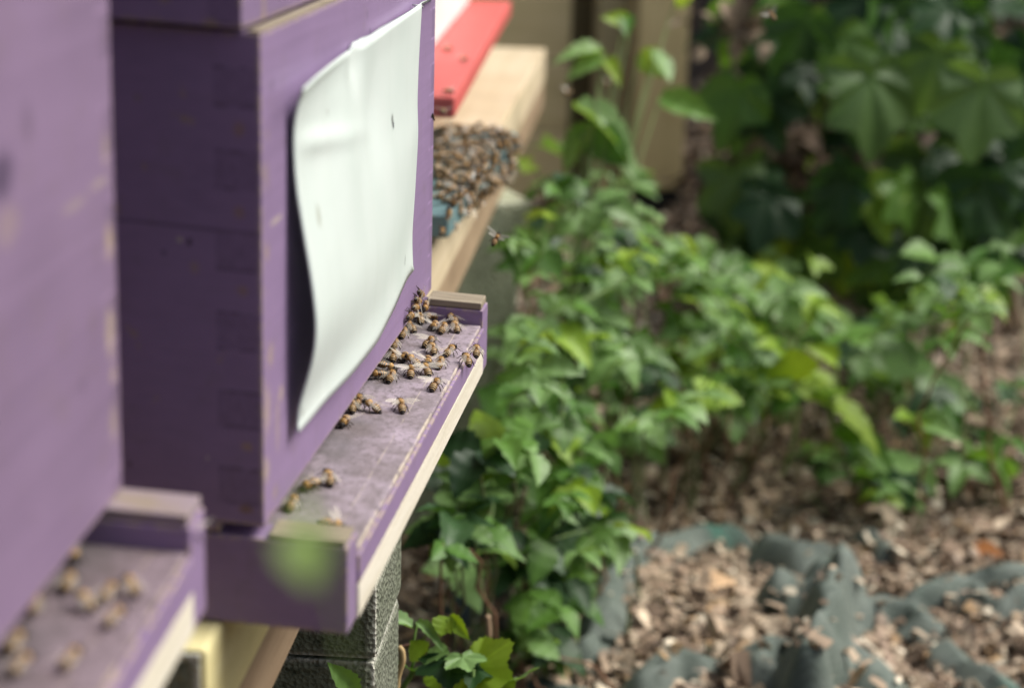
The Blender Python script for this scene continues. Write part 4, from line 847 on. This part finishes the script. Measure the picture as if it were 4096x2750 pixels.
def seg_dist(P, Q):
    d = np.full(len(P), 9.0); al = np.zeros(len(P))
    for a, b in zip(Q[:-1], Q[1:]):
        v = (b - a)[:2]; t = np.clip(((P - a[:2]) @ v) / (v @ v), 0, 1); dd = np.linalg.norm(P - a[:2] - t[:, None] * v, axis=1); d = np.minimum(d, dd)
    return d
nxs, nys = np.arange(-.25, .62, .0042), np.arange(1.50, 2.62, .0042); NX, NY = np.meshgrid(nxs, nys); PP = np.stack([NX.ravel(), NY.ravel()], 1)
hn = np.full(len(PP), -.02)
wob = .008 * np.sin(PP[:, 0] * 61 + PP[:, 1] * 23) + .007 * np.sin(PP[:, 1] * 83 - PP[:, 0] * 37) + .002 * np.sin(PP[:, 0] * 90 + PP[:, 1] * 60)
for Q, h, wd in RG:
    d = np.maximum(seg_dist(PP, Q) + wob * .7, 0); u_ = d / (wd * 1.0); prof = np.where(u_ < 1, .55 * (1 - u_) + .45 * (1 - u_ ** 2) , -(u_ - 1)); hn = np.maximum(hn, (h * .85 + .016) * np.maximum(prof, -.6) - .010)
cr = lambda x: np.abs(np.mod(x, 1.0) - .5) * 2
crump = .0030 * (cr(PP[:, 0] * 11 + PP[:, 1] * 9 + .5 * np.sin(PP[:, 1] * 30)) - .5) +   .0012 * (cr(PP[:, 0] * -13 + PP[:, 1] * 19 + .6 * np.sin(PP[:, 0] * 40)) - .5)
hn = hn + (crump) * (hn > -.004) + ground_h(PP[:, 0], PP[:, 1])
ok = hn.reshape(NX.shape) > ground_h(NX, NY) - .008; wN = len(nxs); fa = []
for j in range(len(nys) - 1):
    for i in range(wN - 1):
        if ok[j, i] and ok[j, i + 1] and ok[j + 1, i] and ok[j + 1, i + 1]: fa.append((j * wN + i, j * wN + i + 1, (j + 1) * wN + i + 1, (j + 1) * wN + i))
Vn3 = np.stack([PP[:, 0], PP[:, 1], hn], 1); used = np.unique(np.array(fa)); mp = -np.ones(len(Vn3), int); mp[used] = np.arange(len(used))
net = link('shade_net', mesh_from('shade_net', Vn3[used], [tuple(mp[list(f)]) for f in fa], loc=Vn3[used]), M_net); tag(net, 'grey green woven shade net rising in folds out of the wood chips', 'net')
def net_h(x, y):
    i = np.clip(np.round((x - nxs[0]) / .0042).astype(int), 0, len(nxs) - 1); j = np.clip(np.round((y - nys[0]) / .0042).astype(int), 0, len(nys) - 1); return hn.reshape(NX.shape)[j, i]
# ------------------------------------------------------------------ wood chips and litter
def chips(n, name, mu, sd, th):
    pal = np.array([(.62, .50, .365), (.48, .365, .26), (.33, .24, .17), (.16, .115, .082), (.50, .34, .19), (.74, .65, .50), (.42, .33, .255)]); pr = [.25, .24, .17, .11, .06, .09, .08]
    y = 1.70 + 3.4 * rng.random(n) ** 1.35; x = -.35 + rng.random(n) * (.95 + (y - 1.7) * .62)
    gz = ground_h(x, y); dead = (net_h(x, y) > gz + .010) & (y < 2.6) & (x < .6) & (rng.random(n) < .955); x, y, gz = x[~dead], y[~dead], gz[~dead]; n = len(x)
    L = rng.lognormal(mu, sd, n); Wd = L * rng.uniform(.28, .75, n); Th = L * rng.uniform(th * .5, th * 1.4, n)
    base = np.array([(-.5, -.5, 0), (.0, -.5, .0), (.5, -.4, 0), (-.5, .5, 0), (.0, .42, .0), (.5, .5, 0)]); T = np.concatenate([base + (0, 0, .5), base - (0, 0, .5)])
    V = T[None] * np.stack([L, Wd, Th], 1)[:, None, :]; V[:, [1, 4, 7, 10], 2] += (rng.normal(0, .16 if th > .05 else .3, n) * L)[:, None]; V[..., :2] += rng.normal(0, .08, (n, 12, 2)) * L[:, None, None]
    an = rng.uniform(0, 2 * math.pi, n); tx = rng.normal(0, .38, n); ty = rng.normal(0, .38, n)
    ca, sa, c1, s1, c2, s2 = np.cos(an), np.sin(an), np.cos(tx), np.sin(tx), np.cos(ty), np.sin(ty)
    X, Yv, Zv = V[..., 0], V[..., 1], V[..., 2]
    Y1, Z1 = Yv * c1[:, None] - Zv * s1[:, None], Yv * s1[:, None] + Zv * c1[:, None]; X2, Z2 = X * c2[:, None] + Z1 * s2[:, None], -X * s2[:, None] + Z1 * c2[:, None]
    V = np.stack([X2 * ca[:, None] - Y1 * sa[:, None] + x[:, None], X2 * sa[:, None] + Y1 * ca[:, None] + y[:, None], Z2 + (np.maximum(gz, np.where((y < 2.6) & (x < .6), net_h(x, y), 0)) + rng.uniform(.001, .014, n))[:, None]], -1)
    C = pal[rng.choice(7, n, p=pr)] * rng.uniform(.75, 1.2, n)[:, None]
    f0 = [(0, 1, 4, 3), (1, 2, 5, 4), (7, 6, 9, 10), (8, 7, 10, 11), (0, 6, 7, 1), (1, 7, 8, 2), (3, 4, 10, 9), (4, 5, 11, 10), (0, 3, 9, 6), (2, 8, 11, 5)]
    Fa = (np.array(f0)[None] + (np.arange(n) * 12)[:, None, None]).reshape(-1, 4)
    Vf = V.reshape(-1, 3); o = link(name, mesh_from(name, Vf, Fa.tolist(), np.repeat(C, 12, 0), Vf, smooth=False), M_chip); tag(o, kind='stuff')
chips(50000, 'wood_chips', -5.0, .62, .05); chips(20000, 'leaf_litter', -4.3, .42, .015)
def dead_leaf(px, size, col, lab, d, nrm, h=.02, tm=1):
    m = MB(); p = onZ(*px, h); put_leaf(m, LEAFLETS[tm], p, d, nrm, size, col, 1.2); ob = m.build('dry_leaf', M_chip, None, origin=p); ob.location = Vector(p); tag(ob, lab, 'dry leaf', 'dry leaves on the ground')
dead_leaf((2810, 2370), .052, (.62, .42, .25), 'large tan dry leaf in the middle of the wood chips', (.6, .55, .1), (-.1, -.7, .7), .022)
dead_leaf((3890, 2205), .040, (.30, .12, .04), 'rust brown dry leaf lying on the wood chips at the right', (1, -.1, 0), (0, -.4, .9))
dead_leaf((2740, 2590), .032, (.58, .40, .17), 'yellowish dry leaf left of the tall net fold', (.45, -.7, 0), (.3, -.6, .7), .02, 2)
dead_leaf((3010, 2600), .040, (.58, .42, .20), 'yellowish dry leaf pointing up to the tall net fold', (.5, .8, .1), (-.2, -.6, .7), .02, 2)
dead_leaf((2690, 2660), .05, (.50, .46, .38), 'pale grey dry leaf at the bottom of the wood chips', (.9, .1, 0), (0, -.6, .8), .018, 3)
def brown_patch(u, v, Y, sz, col, lab):
    m = MB(); p = onY(u, v, Y)
    for k in range(16):
        pk = p + rng.normal(0, .036, 3) * np.array((1.3, .5, .8)); add_tube(m, [p, (p + pk) / 2 + (0, 0, .01), pk], .0018, 4, (.12, .08, .06))
        put_leaf(m, LEAFLETS[rng.integers(4)], pk, rng.normal(0, 1, 3), np.array((0, -.6, .6)) + rng.normal(0, .3, 3), sz * rng.uniform(.7, 1.2), np.array(col) * rng.uniform(.6, 1.2))
    ob = m.build('dry_leaf_clump', M_chip, None, origin=p); ob.location = Vector(p); tag(ob, lab, 'dry leaves', 'clumps of dry leaves hanging in the hedge')
brown_patch(2945, 150, 3.2, .045, (.36, .28, .20), 'pale clump of dry leaves right of the fence post top')
brown_patch(3150, 620, 3.3, .05, (.27, .20, .15), 'wide brown clump of dry leaves in the middle of the hedge'); brown_patch(3230, 740, 3.35, .05, (.20, .13, .10), 'dark brown clump of dry leaves under the wide brown one')
brown_patch(2840, 700, 3.3, .04, (.27, .20, .17), 'pinkish clump of dry leaves beside the fence post foot'); brown_patch(3565, 610, 3.3, .05, (.30, .22, .19), 'small pinkish clump of dry leaves below the largest lobed leaf')
